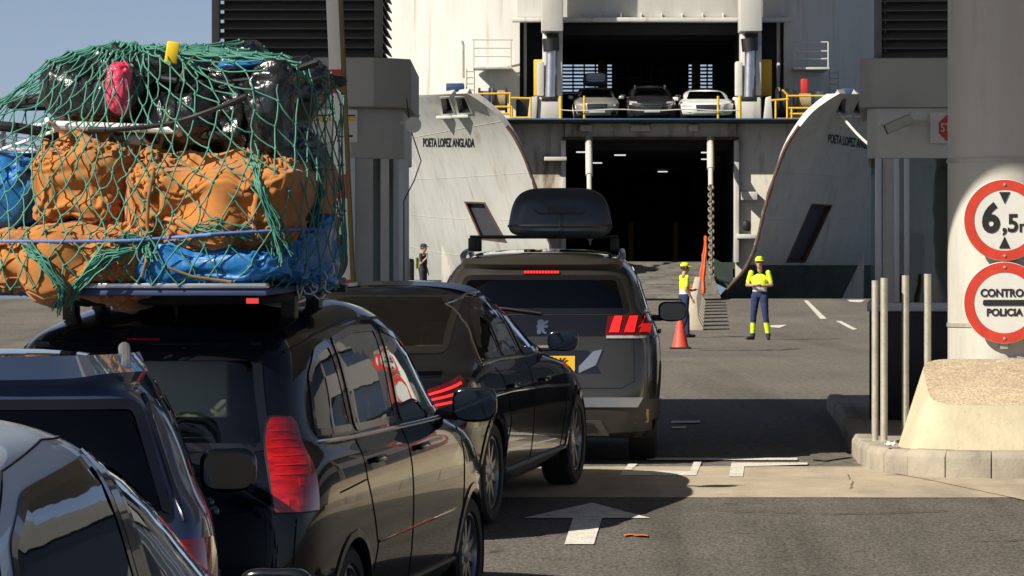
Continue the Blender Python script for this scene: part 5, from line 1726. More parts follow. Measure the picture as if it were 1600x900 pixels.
# --- blue-grey SUV on the left ------------------------------------------------------------
BLUE_PAINT = paint('slate_blue_paint', (.045, .072, .14), .5, .3)
L, w, H = 4.5, .93, 1.67
bsu = dict(L=L, w=w, axles=(.9, 3.57), rw=.35, arch=.40, lip=M['black'],
    rows=hatch_rows(L, w, H, 1.08, 1.06, .85, 3.62, 2.65, .30, .13, .64, corner=.24,
        roofpts=[(0, H - .09), (.5, H - .06), (1.3, H - .01), (2.0, H), (2.6, H - .05), (3.2, H - .16)]),
    side=[[(.55, 1.18), (.66, 1.38), (.95, 1.44), (1.12, 1.16)], [(1.18, 1.15), (1.05, 1.48), (1.95, 1.53), (2.0, 1.13)], [(2.07, 1.13), (2.03, 1.53), (2.5, 1.47), (3.2, 1.1)]],
    rear=sym([(.74, 1.02), (.60, 1.50)]), front=sym([(.68, 1.1), (.56, 1.48)]), glass_rear=M['glass_privacy'],
    handles=[(1.40, .98), (2.35, .96)],
    seams=[[(2.03, .40), (2.03, 1.08)], [(3.15, .4), (3.22, 1.05)]])
yaw_b = R(6.0)
loc_b, pit_b = seat_on_ground(-2.05, 14.95, yaw_b, .9, 3.57)
car_b, bd_b = build_car('sport_utility_car', bsu, 'slate-blue SUV with silver roof rails and a black rear window', 'car', 'cars queuing for the ferry', loc_b, yaw_b, pit_b, BLUE_PAINT, 10)
seats(car_b, M['seat'], .68, 2.3, 1.35, .45)
for sx in (1, -1):
    P = [bd_b.hit('+z', sx * .53, .52, .0)] + [bd_b.hit('+z', sx * .53, .62 + .24 * i, .05) for i in range(10)] + [bd_b.hit('+z', sx * .53, 3.0, .0)]
    MB().tube(P, .026, 10).build('roof_rail', M['silver'], car_b)
    door_mirror(car_b, sx * .90, 2.40, 1.10, sx, M['gloss_black'], .26, .20, .16, M['gloss_black'])
    bd_b.corner('tail_light', sx, [(.74, 24, 64), (.86, 20, 70), (.95, 24, 66)], M['lamp_red'], car_b, (.45, .55), .012, .025)
    bd_b.line('pillar_trim', '-y', [(sx * .615, 1.51), (sx * .70, 1.25), (sx * .775, 1.02)], .012, M['gloss_black'], car_b, .004)
bd_b.panel('roof_glass', '+z', sym([(.46, 1.0), (.46, 2.5)]), M['gloss_black'], car_b, .004, .12, .01)
bd_b.panel('spoiler', '-y', sym([(.60, 1.545), (.58, 1.60)]), BLUE_PAINT, car_b, .07, .06, .09)
bd_b.panel('number_plate', '-y', sym([(.26, .66), (.26, .77)]), M['plate_white'], car_b, .012, .1, .012)
MB().lathe([(.03, 0), (.02, .05), (.004, .07)], 10, Matrix.Translation((0, .62, H - .06)) @ Matrix.Diagonal((.6, 2.2, 1, 1))).build('antenna_fin', BLUE_PAINT, car_b)

# --- silver-blue hatchback in the corner ------------------------------------------------------
SIL_PAINT = paint('ice_silver_paint', (.50, .62, .80), .15, .32)
L, w, H = 4.2, .89, 1.615
hat = dict(L=L, w=w, axles=(.80, 3.36), rw=.32, arch=.37,
    rows=hatch_rows(L, w, H, 1.0, .98, .74, 3.45, 2.40, .55, .25, .62, corner=.28,
        roofpts=[(.3, H - .12), (.7, H - .05), (1.3, H - .005), (1.8, H), (2.3, H - .06), (3.0, H - .2)]),
    side=[[(.92, 1.06), (1.0, 1.28), (1.25, 1.41), (1.98, 1.48), (2.0, 1.04)], [(2.09, 1.035), (2.07, 1.48), (2.35, 1.44), (2.75, 1.29), (3.1, 1.08), (3.15, 1.02)]],
    rear=sym([(.62, 1.02), (.55, 1.38)]), front=sym([(.66, 1.0), (.54, 1.38)]),
    glass_side=[M['glass_dark'], M['glass_dark']],
    handles=[(1.35, .9), (2.35, .89)],
    seams=[[(2.04, .33), (2.04, 1.02)], [(3.05, .33), (3.15, .98)], [(.86, .98), (.84, 1.12), (.92, 1.31), (1.2, 1.465), (1.7, 1.53), (2.2, 1.52), (2.6, 1.41), (3.1, 1.13)]])
yaw_h = R(-11.5)
loc_h, pit_h = seat_on_ground(-2.27, 9.45, yaw_h, .8, 3.36)
car_h, bd_h = build_car('hatchback_car', hat, 'pale silver-blue hatchback in the near corner showing its side windows', 'car', 'cars queuing for the ferry', loc_h, yaw_h, pit_h, SIL_PAINT, 10)
seats(car_h, M['seat'], .64, 2.2, 1.25, .40)
for s_ in (1, -1):
    door_mirror(car_h, s_ * .89, 2.78, 1.0, s_, M['gloss_black'], .24, .17, .15)
    bd_h.corner('tail_light', s_, [(.78, 20, 62), (.88, 18, 66), (.95, 22, 60)], M['lamp_red'], car_h, (.42, .6), .012, .025)
    bd_h.panel('pillar_cover', '+x' if s_ > 0 else '-x', [(2.005, 1.045), (1.985, 1.485), (2.065, 1.485), (2.085, 1.045)], M['gloss_black'], car_h, .007, .06, .01)
bd_h.panel('roof_glass', '+z', sym([(.34, .85), (.34, 1.6)]), M['gloss_black'], car_h, .004, .12, .01)

# --- cars on the ferry's upper deck -------------------------------------------------------------
def deck_car(name, label, col, metal, x0, x1, ytop, Yd, box=False, grille='bar', rails=False):
    k = Yd / FOC
    wpx = (x1 - x0) * k / 2
    Hc = (196 - ytop) * k
    P_ = paint(name + '_paint', col, metal, .35)
    S = dict(L=4.4, w=wpx, axles=(.85, 3.5), rw=.32, arch=.37, dark_front=True,
        rows=hatch_rows(4.4, wpx, Hc, Hc * .66, Hc * .63, Hc * .47, 3.45, 2.5, .5, .2, wpx * .70, corner=.25),
        side=[[(1.0, Hc * .7), (1.1, Hc * .9), (2.0, Hc * .92), (3.0, Hc * .68)]],
        front=sym([(wpx * .72, Hc * .66), (wpx * .58, Hc * .91)]), rear=sym([(wpx * .7, Hc * .68), (wpx * .6, Hc * .88)]))
    yaw = R(180)
    cx = ((x0 + x1) / 2 - 800) * k
    root, bd = build_car(name, S, label, 'car', 'cars on the ferry deck', (cx, Yd + 4.4, DECK), yaw, 0, P_, 6)
    for s_ in (1, -1):
        bd.panel('headlight', '+y', [(s_ * x * wpx, z * Hc) for x, z in [(.55, .40), (.60, .50), (.88, .53), (.90, .43)]], M['lamp_clear'], root, .01, .06, .02)
        bd.panel('fog_light', '+y', [(s_ * x * wpx, z * Hc) for x, z in [(.60, .18), (.60, .26), (.82, .28), (.82, .18)]], M['black'], root, .012, .06, .02)
        door_mirror(root, s_ * wpx, 2.9, Hc * .68, s_, P_, .2, .14, .12)
    bd.panel('grille', '+y', sym([(wpx * .40, Hc * .30), (wpx * .44, Hc * .46)]), M['black'], root, .012, .06, .02)
    for kk in range(3):
        bd.line('grille_bar', '+y', [(-wpx * .40, Hc * (.33 + .045 * kk)), (wpx * .40, Hc * (.33 + .045 * kk))], .010, M['chrome'], root, .018)
    bd.panel('lower_intake', '+y', sym([(wpx * .5, Hc * .14), (wpx * .5, Hc * .20)]), M['black'], root, .012, .06, .02)
    bd.panel('number_plate', '+y', sym([(.26, Hc * .235), (.26, Hc * .29)]), M['plate_white'], root, .02, .1, .012)
    if rails:
        for s_ in (1, -1):
            MB().tube([bd.hit('+z', s_ * wpx * .6, .7 + .2 * i, .04) for i in range(9)], .025, 8).build('roof_rail', M['silver'], root)
    return root, Hc
c_, h_ = deck_car('deck_hatchback', 'silver-beige car with a dark roof box parked leftmost on the ferry deck', (.42, .40, .36), .5, 897, 969, 137, 128.2)
rb2 = empty('roof_box', ((932 - 800) * 128.2 / FOC, 129.5, DECK + h_ + .03), label='small dark roof box on the silver-beige car on the ferry deck', cat='roof box')
mb = MB()
def bs2(u, v):
    a = 2 * math.pi * u; f = lambda q, e: math.copysign(abs(q) ** e, q)
    e = min(1, min(v, 1 - v) / .1) ** .5
    return Vector((f(math.cos(a), .5) * .40 * (.8 + .2 * e), 1.9 * v, .2 + f(math.sin(a), .6) * .20 * (.55 + .45 * e)))
mb.grid(bs2, 32, 16)
mb.add([bs2(i / 32, 0) for i in range(32)], [tuple(range(32))])
mb.build('box_shell', BOX, rb2, angle=50)
MB().tube([bs2(.0, 1 - v / 10) + Vector((0, 0, -.02)) for v in range(11)] + [bs2(.5, v / 10) + Vector((0, 0, -.02)) for v in range(11)], .012, 6, closed=True).build('lid_seam', M['black'], rb2)
deck_car('deck_offroader', 'dark off-road car with roof rails parked in the middle of the ferry deck', (.03, .03, .032), .4, 980, 1058, 134, 128.3, rails=True)
deck_car('deck_coupe', 'white coupe parked rightmost on the ferry deck', (.72, .72, .70), 0, 1063, 1149, 141, 128.1)
# ------------------------------------------------------------------ the load on the people carrier
M['orange_cloth'] = pm('orange_blanket', (.41, .150, .024), .9, var=.14, vscale=7, bump=.25, bscale=220, bdist=.003, col2=(.26, .115, .03), c2scale=2.2, c2lo=.52, c2hi=.72, sheen=.3)
M['blue_tarp'] = pm('blue_tarpaulin', (.012, .145, .40), .4, var=.12, vscale=6, bump=.6, bscale=14, bdist=.02, coat=.2)
M['black_bag'] = pm('bin_bag_plastic', (.010, .011, .011), .25, var=.2, vscale=9, bump=.5, bscale=24, bdist=.02, spec=.7, coat=.25, crough=.12)
M['pink_bag'] = pm('pink_plastic_bag', (.62, .04, .10), .35, var=.25, vscale=12, bump=.8, bscale=16, bdist=.03, coat=.3)
M['net_green'] = pm('net_cord', (.055, .215, .155), .7, var=.35, vscale=14)
M['rope_tan'] = pm('rope_tan', (.20, .13, .055), .85, var=.25, vscale=30)
M['rope_blue'] = pm('rope_blue', (.10, .16, .42), .7, var=.25, vscale=30)
M['rope_white'] = pm('string_white', (.55, .52, .48), .8, var=.2)
M['bike_white'] = pm('bike_white', (.72, .72, .70), .3, var=.06, coat=.6)
M['brown_cloth'] = pm('brown_cloth', (.11, .05, .035), .9, var=.3, vscale=8, bump=.5, bscale=25)
M['rack_blue'] = pm('rack_board', (.03, .05, .13), .6, var=.2)
M['gap_shade'] = pm('dark_gap_fill', (.010, .010, .012), .8, var=.2)
MPW = car_m.matrix_basis.copy()
MPI = MPW.inverted()
def lp(x, y, yl):
    """Local point on the load seen at photo pixel (x, y), yl metres ahead of the car's tail."""
    return MPI @ px(x, y, 18.2 + yl)
LOAD = []
def onload(o, label, cat, group=None):
    o.location = car_m.location
    o.rotation_euler = car_m.rotation_euler
    tag(o, label, cat, group)
    LOAD.append(o)
    return o
def sub(mb): return mb

def wrinkle(P, N, ex, dmin, dmax, iters, bend, seed, amp=.006):
    """Lets a closed sheet with surplus cloth buckle inside a thin shell (P: nv x nu x 3, u closed)."""
    rng = np.random.default_rng(seed)
    base = P.copy()
    nv, nu, _ = P.shape
    # surplus varies over the cloth so that slack and tight zones alternate
    ph = rng.uniform(0, 6.28, 6)
    U, Vv = np.meshgrid(np.linspace(0, 2 * np.pi, nu, endpoint=False), np.linspace(0, np.pi, nv))
    slack = .55 + .3 * np.sin(2 * U + ph[0] + 2 * np.sin(Vv * 2 + ph[1])) + .3 * np.sin(3 * Vv + ph[2] + np.sin(3 * U + ph[3]))
    slack = np.clip(slack, 0.05, 1.2)
    D = lambda A, du, dv: (np.roll(A, -du, 1)[:nv - dv] - A[dv * 0:nv - dv] if dv == 0 else np.roll(A, -du, 1)[dv:] - A[:nv - dv])
    sets = [(1, 0, ex[0]), (0, 1, ex[1]), (1, 1, (ex[0] + ex[1]) / 2), (-1, 1, (ex[0] + ex[1]) / 2), (2, 0, ex[0] * .9), (0, 2, ex[1] * .9)]
    rest = []
    for du, dv, e in sets:
        L0 = np.linalg.norm(D(base, du, dv), axis=2)
        rest.append(L0 * (1 + e * slack[:nv - dv]))
    n0 = rng.normal(0, 1, (nv, nu))
    for _ in range(3):
        n0 = (n0 + np.roll(n0, 1, 1) + np.roll(n0, -1, 1)) / 3
        n0[1:-1] = (n0[1:-1] + n0[:-2] + n0[2:]) / 3
    X = P + N * (n0 * amp * 3)[..., None]
    for it in range(iters):
        C = np.zeros_like(X); W = np.zeros((nv, nu, 1)) + 1e-6
        for (du, dv, e), L0 in zip(sets, rest):
            d = D(X, du, dv)
            ln = np.linalg.norm(d, axis=2) + 1e-9
            c = d * (.5 * (ln - L0) / ln)[..., None]
            C[:nv - dv] += c; W[:nv - dv] += 1
            t = np.zeros_like(X); t[dv:] = np.roll(c, du, 1) if dv else np.roll(c, du, 1)
            C -= t
            W[dv:] += 1
        X = X + C / W * 1.3
        lap = (np.roll(X, 1, 1) + np.roll(X, -1, 1)) / 2 - X
        lap[1:-1] += (X[2:] + X[:-2]) / 2 - X[1:-1]
        X = X + lap * bend
        off = X - base
        h = np.einsum('ijk,ijk->ij', off, N)
        tang = off - N * h[..., None]
        tl_ = np.linalg.norm(tang, axis=2) + 1e-9
        tang = tang * np.minimum(1, .05 / tl_)[..., None]
        X = base + tang + N * np.clip(h, dmin, dmax)[..., None]
        X[0] = X[0].mean(0); X[-1] = X[-1].mean(0)
    return X

def lump(name, c, size, mat, seed, e=.45, wr=.035, fold=.03, label='', cat='', group=None, n=110, ex=(.16, .22), shell=(-.02, .05), iters=70, bend=.10, rot=0.0, taper=0.0, **kw):
    c = Vector(c); hx, hy, hz = size[0] / 2, size[1] / 2, size[2] / 2
    nu, nv = n, int(n * .62)
    f = lambda q, ee: np.sign(q) * np.abs(q) ** ee
    A, B = np.meshgrid(np.linspace(0, 2 * np.pi, nu, endpoint=False), np.linspace(-np.pi / 2, np.pi / 2, nv))
    # spread the rings evenly over the box-like profile
    cb = f(np.cos(B), e)
    P = np.stack([f(np.cos(A), e) * cb * hx, f(np.sin(A), e) * cb * hy, f(np.sin(B), e) * hz], 2)
    for _ in range(8):      # even out the grid a little
        P[1:-1] = .5 * P[1:-1] + .125 * (P[2:] + P[:-2] + np.roll(P, 1, 1)[1:-1] + np.roll(P, -1, 1)[1:-1])
    off = Vector((seed * 7.3, seed * 3.1, seed * 5.7))
    N = P / np.array([hx ** 2, hy ** 2, hz ** 2]); N /= np.linalg.norm(N, axis=2)[..., None] + 1e-9
    lowf = np.array([[noise.fractal(Vector(p) * 2.0 + off, 1.0, 2.0, 2) for p in row] for row in P])
    P = P + N * (lowf * wr * 1.4)[..., None]
    if taper: P[..., 0] *= 1 - taper * np.clip(P[..., 2:3][..., 0] / hz, -1, 1)
    du = np.roll(P, -1, 1) - np.roll(P, 1, 1)
    dv = np.zeros_like(P); dv[1:-1] = P[2:] - P[:-2]; dv[0] = P[1] - P[0]; dv[-1] = P[-1] - P[-2]
    N2 = np.cross(du, dv); l2 = np.linalg.norm(N2, axis=2)[..., None]
    N = np.where(l2 > 1e-9, N2 / (l2 + 1e-12), N)
    X = wrinkle(P, N, ex, shell[0], shell[1], iters, bend, seed) if iters else P
    V = [(c.x + p[0], c.y + p[1], c.z + p[2]) for row in X for p in row]
    F = []
    for j in range(nv - 1):
        for i in range(nu):
            i2 = (i + 1) % nu
            F.append((j*nu+i, j*nu+i2, (j+1)*nu+i2, (j+1)*nu+i))
    o = MB().add(V, F).build(name, mat, angle=80)
    return onload(o, label, cat, group)

def px_lump(name, x0, x1, y0, y1, ya, yb, mat, seed, **k):
    """A lump whose camera-side face covers a photo rectangle, from ya to yb along the car."""
    a = lp(x0, y1, ya); b = lp(x1, y0, ya)
    cz = (a.z + b.z) / 2
    size = (abs(b.x - a.x), yb - ya, abs(b.z - a.z))
    c = ((a.x + b.x) / 2, (ya + yb) / 2, cz)
    return lump(name, c, size, mat, seed, **k)

# rack: board with white edge resting on two bars
rk = empty('roof_rack', car_m.location, car_m.rotation_euler, 'dark blue roof platform with pale edge carrying the load on the black people carrier', 'roof rack')
za = lp(300, 447, .05).z
MB().box((-.84, .0, za - .04), (.70, 1.5, za - .005)).build('platform', M['rack_blue'], rk, bevel=.01)
MB().box((-.84, -.012, za - .004), (.70, .05, za + .02)).build('edge_strip', M['silver'], rk, bevel=.004)
for yy in (.95, 1.42):
    MB().box((-.80, yy - .03, za - .075), (.72, yy + .03, za - .041)).build('crossbar', M['black'], rk, bevel=.006)
    for sx in (-.58, .55):
        zf = bd_m.hit('+z', sx, yy, 0).z
        MB().box((sx - .035, yy - .04, zf - .01), (sx + .035, yy + .04, za - .075)).build('bar_foot', M['black'], rk, bevel=.006)
MB().box((.60, -.004, za - .075), (.66, .004, za - .05)).build('red_marker', M['red'], rk)

px_lump('blanket_bale', -70, 240, 357, 458, -.07, 1.2, M['orange_cloth'], 1, e=.38, wr=.06, ex=(.40, .46), shell=(-.035, .055), iters=85, bend=.03, n=170, label='lowest orange blanket roll at the left of the roof load', cat='bale')
px_lump('blanket_bale', 24, 204, 222, 372, .02, .9, M['orange_cloth'], 2, e=.45, wr=.09, ex=(.40, .46), shell=(-.035, .055), iters=85, bend=.03, n=150, label='upper left orange blanket bale under the white bicycle', cat='bale')
px_lump('blanket_bale', 185, 476, 255, 392, .0, 1.1, M['orange_cloth'], 3, e=.38, wr=.07, ex=(.38, .44), shell=(-.035, .055), iters=85, bend=.03, n=170, label='big orange blanket bale at the right of the roof load', cat='bale')
px_lump('blanket_bale', 180, 432, 350, 415, .05, 1.1, M['orange_cloth'], 4, e=.5, wr=.06, ex=(.42, .46), shell=(-.035, .06), iters=85, bend=.03, n=150, label='orange blanket fold hanging above the blue tarpaulin sheet', cat='bale')
px_lump('tarpaulin_bundle', 205, 470, 382, 441, -.0, 1.2, M['blue_tarp'], 5, e=.4, wr=.04, ex=(.3, .34), shell=(-.025, .04), iters=70, bend=.04, n=140, label='flat bright blue tarpaulin bundle at the bottom of the roof load', cat='tarpaulin')
px_lump('tarpaulin_bundle', -90, 44, 262, 375, .15, 1.1, M['blue_tarp'], 6, e=.5, wr=.07, ex=(.34, .38), shell=(-.03, .05), iters=70, bend=.035, n=120, label='blue tarpaulin bundle at the left end of the roof load', cat='tarpaulin')
px_lump('tarpaulin_bundle', 428, 498, 352, 438, .25, 1.15, M['blue_tarp'], 7, e=.45, wr=.07, ex=(.34, .38), shell=(-.03, .05), iters=70, bend=.035, n=120, label='blue tarpaulin bundle in shade at the right side of the roof load', cat='tarpaulin')
px_lump('cloth_bundle', 482, 525, 366, 440, .85, 1.3, M['brown_cloth'], 8, e=.6, wr=.04, fold=.03, label='brown cloth bundle at the front right of the roof load', cat='bundle')
px_lump('cloth_bundle', 445, 495, 268, 365, .4, 1.1, M['brown_cloth'], 9, e=.5, wr=.05, fold=.03, label='dark brown bundle between the orange bale and the shaded tarpaulin', cat='bundle')
px_lump('gap_filler', 20, 440, 452, 482, .45, 1.3, M['gap_shade'], 11, e=.5, wr=.02, iters=25, label='dark rolled mat squeezed between the car roof and the load platform', cat='mat')  # black fill standing in for the shadow under the load platform
BAGS = [
    (78, 245, 108, 186, .25, .95, 'black bin bag sticking out at the upper left beside the pink bag'),
    (150, 292, 72, 150, .35, 1.1, 'round-topped black bin bag at the peak of the roof load'),
    (225, 345, 120, 215, .3, 1.0, 'black bin bag in the middle under the tan rope'),
    (305, 430, 128, 240, .35, 1.05, 'black bin bag right of the tan rope above the big orange bale'),
    (325, 415, 96, 150, .6, 1.1, 'small black bin bag under the blue cover sheet at the top'),
    (398, 482, 98, 268, .3, .95, 'large crumpled black bin bag at the right end of the roof load'),
    (360, 404, 70, 122, .95, 1.25, 'knotted black bin bag poking up behind the blue cover sheet'),
    (415, 485, 215, 330, .5, 1.1, 'black bin bag low on the shaded right side of the load'),
    (120, 300, 150, 225, .62, 1.15, 'black bin bag behind the white bicycle frame'),
]
for i, (a, b, c, d, ya, yb, lab) in enumerate(BAGS):
    px_lump('bin_bag', a, b, c, d, ya, yb, M['black_bag'], 20 + i, e=.62, wr=.09, ex=(.30, .34), shell=(-.03, .045), iters=55, bend=.05, label=lab, cat='bin bag', group='black bin bags on the roof load', n=96)
px_lump('plastic_bag', 176, 213, 100, 178, .16, .32, M['pink_bag'], 40, e=.7, wr=.04, ex=(.3, .3), shell=(-.012, .02), iters=50, bend=.04, n=70, label='pink plastic bag hanging among the black bin bags', cat='plastic bag')
px_lump('cover_sheet', 345, 415, 93, 112, .45, 1.0, M['blue_tarp'], 41, e=.6, wr=.02, fold=.012, label='small light blue sheet on top of the roof load', cat='tarpaulin')
o = MB().cyl(lp(134, 118, .6), lp(136, 88, .6), .017, 14).build('black_tube', M['black'])
onload(o, 'short black tube standing up at the top left of the load', 'tube')
ob = MB(); q = lp(269, 83, .18)
ob.box((-.03, -.02, -.05), (.03, .025, .055), Matrix.Translation(q) @ Matrix.Rotation(R(10), 4, 'Y') @ Matrix.Rotation(R(20), 4, 'Z'))
M['yellow_plastic'] = pm('yellow_plastic', (.75, .52, .02), .4, var=.12, vscale=14)
o = ob.build('yellow_block', M['yellow_plastic'], bevel=.008)
onload(o, 'small yellow plastic block tied at the peak of the roof load', 'block')

# bicycles lying across the load ------------------------------------------------------------------
def bicycle(Mt, mat, label, turn=0.0):
    t = empty('bicycle', label=label, cat='bicycle', group='bicycles on the roof load')
    t.matrix_basis = MPW @ Mt
    r = .31
    T = lambda *p: [Vector((a, 0, b)) if not isinstance(a, tuple) else Vector(a) for a, b in p]
    rw, fw = (-.5, r), (.52, r)
    for (a, b) in (rw, fw):
        wl = empty('wheel', (a, 0, b), parent=t)
        circ = lambda rad, k: [(rad * math.cos(2 * math.pi * i / k), 0, rad * math.sin(2 * math.pi * i / k)) for i in range(k)]
        MB().tube(circ(r, 36), .025, 8, closed=True).build('tyre', M['rubber'], wl)
        MB().tube(circ(r - .032, 36), .010, 6, closed=True).build('rim', M['silver'], wl)
        sp = MB()
        for i in range(14):
            an = 2 * math.pi * i / 14
            sp.tube([(0, 0.02 * (-1) ** i, 0), ((r - .03) * math.cos(an), 0, (r - .03) * math.sin(an))], .0022, 4)
        o_ = sp.build('spokes', M['silver'], wl); o_['kind'] = 'stuff'
        MB().cyl((0, -.04, 0), (0, .04, 0), .02, 10).build('hub', M['silver'], wl)
    bb = (-.08, .28); seat = (-.20, .70); head = (.38, .72); headl = (.40, .60)
    fr = MB()
    for a, b, rad in ((bb, seat, .020), (seat, head, .022), (bb, headl, .030)):
        fr.cyl((a[0], 0, a[1]), (b[0], 0, b[1]), rad, 10)
    for sy in (-.05, .05):
        fr.tube([(rw[0], sy, rw[1]), (bb[0], sy * .5, bb[1])], .010, 8)
        fr.tube([(rw[0], sy, rw[1]), (seat[0], sy * .4, seat[1] - .04)], .009, 8)
    fr.cyl((.375, 0, .76), (.405, 0, .56), .021, 10)
    fr.build('frame', mat, t)
    fk = MB()
    for sy in (-.05, .05):
        fk.tube([(.405, sy * .6, .57), (.43, sy, .50), (fw[0], sy, fw[1])], [.016, .016, .010], 8)
    fk.build('fork', mat, t)
    ct_, st_ = math.cos(turn), math.sin(turn)
    tw = lambda p: (.36 + (p[0] - .36) * ct_ + p[1] * st_, -(p[0] - .36) * st_ + p[1] * ct_, p[2])
    MB().tube([tw(p) for p in ((.33, -.30, .86), (.36, -.12, .88), (.36, 0, .84), (.36, .12, .88), (.33, .30, .86))], .012, 8).build('handlebar', M['black'], t)
    MB().cyl((.375, 0, .75), (.36, 0, .84), .014, 8).build('stem', M['black'], t)
    for sy in (-1, 1):
        MB().cyl(tw((.33, sy * .30, .86)), tw((.31, sy * .38, .85)), .017, 8).build('grip', M['black'], t)
    MB().cyl((-.20, 0, .68), (-.225, 0, .81), .013, 8).build('seat_post', M['silver'], t)
    MB().lathe([(.09, -.004), (.09, .004), (.03, .006), (.03, -.006)], 24, Matrix.Translation((-.08, .05, .28)) @ Matrix.Rotation(R(90), 4, 'X'), closed=True).build('chain_ring', M['black'], t)
    for sy, an in ((.07, .6), (-.07, .6 + math.pi)):
        MB().tube([(-.08, sy, .28), (-.08 + .16 * math.cos(an), sy, .28 + .16 * math.sin(an))], .011, 8).build('crank_arm', M['silver'], t)
        rounded(lambda m: m.cbox((-.08 + .16 * math.cos(an), sy * 1.8, .28 + .16 * math.sin(an)), (.09, .09, .02)), 'pedal', M['black'], t, .006)
    LOAD.append(t)
    return t
# first bike: lies almost flat, wheels left and right, saddle side pointing forward
pA = lp(-12, 224, .50); pB = lp(338, 240, .50)
def lay(p0, p1, tilt, lift=0.0, flip=1):
    # flip = -1 turns the frame towards the tail of the car
    xa_ = (p1 - p0).normalized()
    fw_ = Vector((0, flip, 0))
    fw_ = (fw_ - xa_ * fw_.dot(xa_)).normalized()
    upn = xa_.cross(fw_) * flip
    zax = (fw_ * math.cos(tilt) + upn * math.sin(tilt)).normalized()
    yax = zax.cross(xa_)
    m_ = Matrix((xa_, yax, zax)).transposed().to_4x4()
    mid_ = (p0 + p1) / 2
    return Matrix.Translation(mid_ - zax * .31 + Vector((0, 0, lift))) @ m_
bicycle(lay(pA, pB, R(13), .02, -1), M['bike_white'], 'white bicycle lying across the orange bales, its wheel sticking out at the left', R(75))
pC = lp(175, 130, .80); pD = lp(372, 116, .80)
bicycle(lay(pC, pD, R(2), -.07, -1), M['bike_white'], 'second white bicycle lying higher up between the black bin bags', R(88))

# cargo net ---------------------------------------------------------------------------------------
def world_tris(objs):
    Vs, Fs = [], []
    for o in objs:
        stack = [o] + list(o.children_recursive)
        for q in stack:
            if q.type != 'MESH': continue
            mw = q.matrix_basis.copy(); pp = q.parent
            while pp is not None:
                mw = pp.matrix_basis @ mw; pp = pp.parent
            mw = MPI @ mw
            n0 = len(Vs)
            Vs += [mw @ v.co for v in q.data.vertices]
            Fs += [[i + n0 for i in p.vertices] for p in q.data.polygons]
    return Vs, Fs
LV, LF = world_tris(LOAD)
lbvh = BVHTree.FromPolygons(LV, LF)
CEN = Vector((-.10, .58, za + .12))
NA, NE = 112, 40
rad = np.zeros((NA, NE))
def dirv(a, e):
    return Vector((math.cos(e) * math.sin(a), -math.cos(e) * math.cos(a), math.sin(e)))
def netang(i, j):
    return 2 * math.pi * i / NA, R(-9 + 99 * (j / (NE - 1)))
for i in range(NA):
    for j in range(NE):
        a, e = netang(i, j)
        d = dirv(a, e)
        hit = lbvh.ray_cast(CEN + d * 4, -d)
        r = .3
        if hit[0] is not None: r = max(.3, (hit[0] - CEN).length)
        rad[i, j] = r
eang = np.array([R(-9 + 99 * (j / (NE - 1))) for j in range(NE)])
hull = rad.copy()
for i in range(NA):
    r_ = rad[i]
    for j0 in range(NE - 2):
        for j1 in range(j0 + 2, NE):
            if eang[j1] - eang[j0] > 1.35: break
            m_ = np.arange(j0 + 1, j1)
            den = r_[j0] * np.sin(eang[m_] - eang[j0]) + r_[j1] * np.sin(eang[j1] - eang[m_])
            hull[i, m_] = np.maximum(hull[i, m_], r_[j0] * r_[j1] * math.sin(eang[j1] - eang[j0]) / np.maximum(den, 1e-6))
rad_in = rad
rad = np.maximum(rad, .8 * hull + .2 * rad)
taut = rad.copy()
for it in range(26):
    sm = (np.roll(taut, 1, 0) + np.roll(taut, -1, 0) + np.concatenate([taut[:, :1], taut[:, :-1]], 1) + np.concatenate([taut[:, 1:], taut[:, -1:]], 1)) / 4
    taut = np.maximum(rad, np.minimum(taut, sm * .5 + taut * .5)) if it < 6 else np.maximum(rad * (1 if it < 22 else .985), sm * .5 + taut * .5)
def net_pt(fi, fj):
    fj = max(0, min(NE - 1.001, fj)); i0 = int(math.floor(fi)) % NA; i1 = (i0 + 1) % NA; t = fi - math.floor(fi)
    j0 = int(fj); s_ = fj - j0; j1 = j0 + 1
    r = (taut[i0, j0] * (1 - t) + taut[i1, j0] * t) * (1 - s_) + (taut[i0, j1] * (1 - t) + taut[i1, j1] * t) * s_
    a = 2 * math.pi * fi / NA; e = R(-9 + 99 * (fj / (NE - 1)))
    return CEN + dirv(a, e) * (r + .014)
rnd = random.Random(5)
CA, CE = 46, 16
node = {}
for j in range(CE + 1):
    for i in range(CA):
        e_ = (j / CE) ** .92
        fi = (i + .5 * (j % 2)) * NA / CA + rnd.uniform(-.35, .35)
        # gathers: strands are drawn together towards a few tie points
        fj = e_ * (NE - 1) * .985 + rnd.uniform(-.22, .22)
        node[i, j] = net_pt(fi % NA, fj)
nt_ = MB()
for j in range(CE):
    for i in range(CA):
        for di in ((0, -1) if j % 2 == 0 else (0, 1)):
            a = node[i, j]; b = node[(i + di) % CA, j + 1]
            dd = ((a + b) / 2 - CEN).normalized()
            sd_ = dd.cross(b - a).normalized() * rnd.gauss(0, .008)
            q1 = a.lerp(b, .3) + sd_ + Vector((0, 0, -.004)); q2 = a.lerp(b, .7) + sd_ * .8 + Vector((0, 0, -.006))
            nt_.tube([a, q1, q2, b], .0039, 5, cap=False)
net = empty('cargo_net', car_m.location, car_m.rotation_euler, 'green cord cargo net stretched over the whole roof load', 'net')
nt_.build('net_mesh', M['net_green'], net, weld=False, recalc=False)['kind'] = 'stuff'
kn = MB()
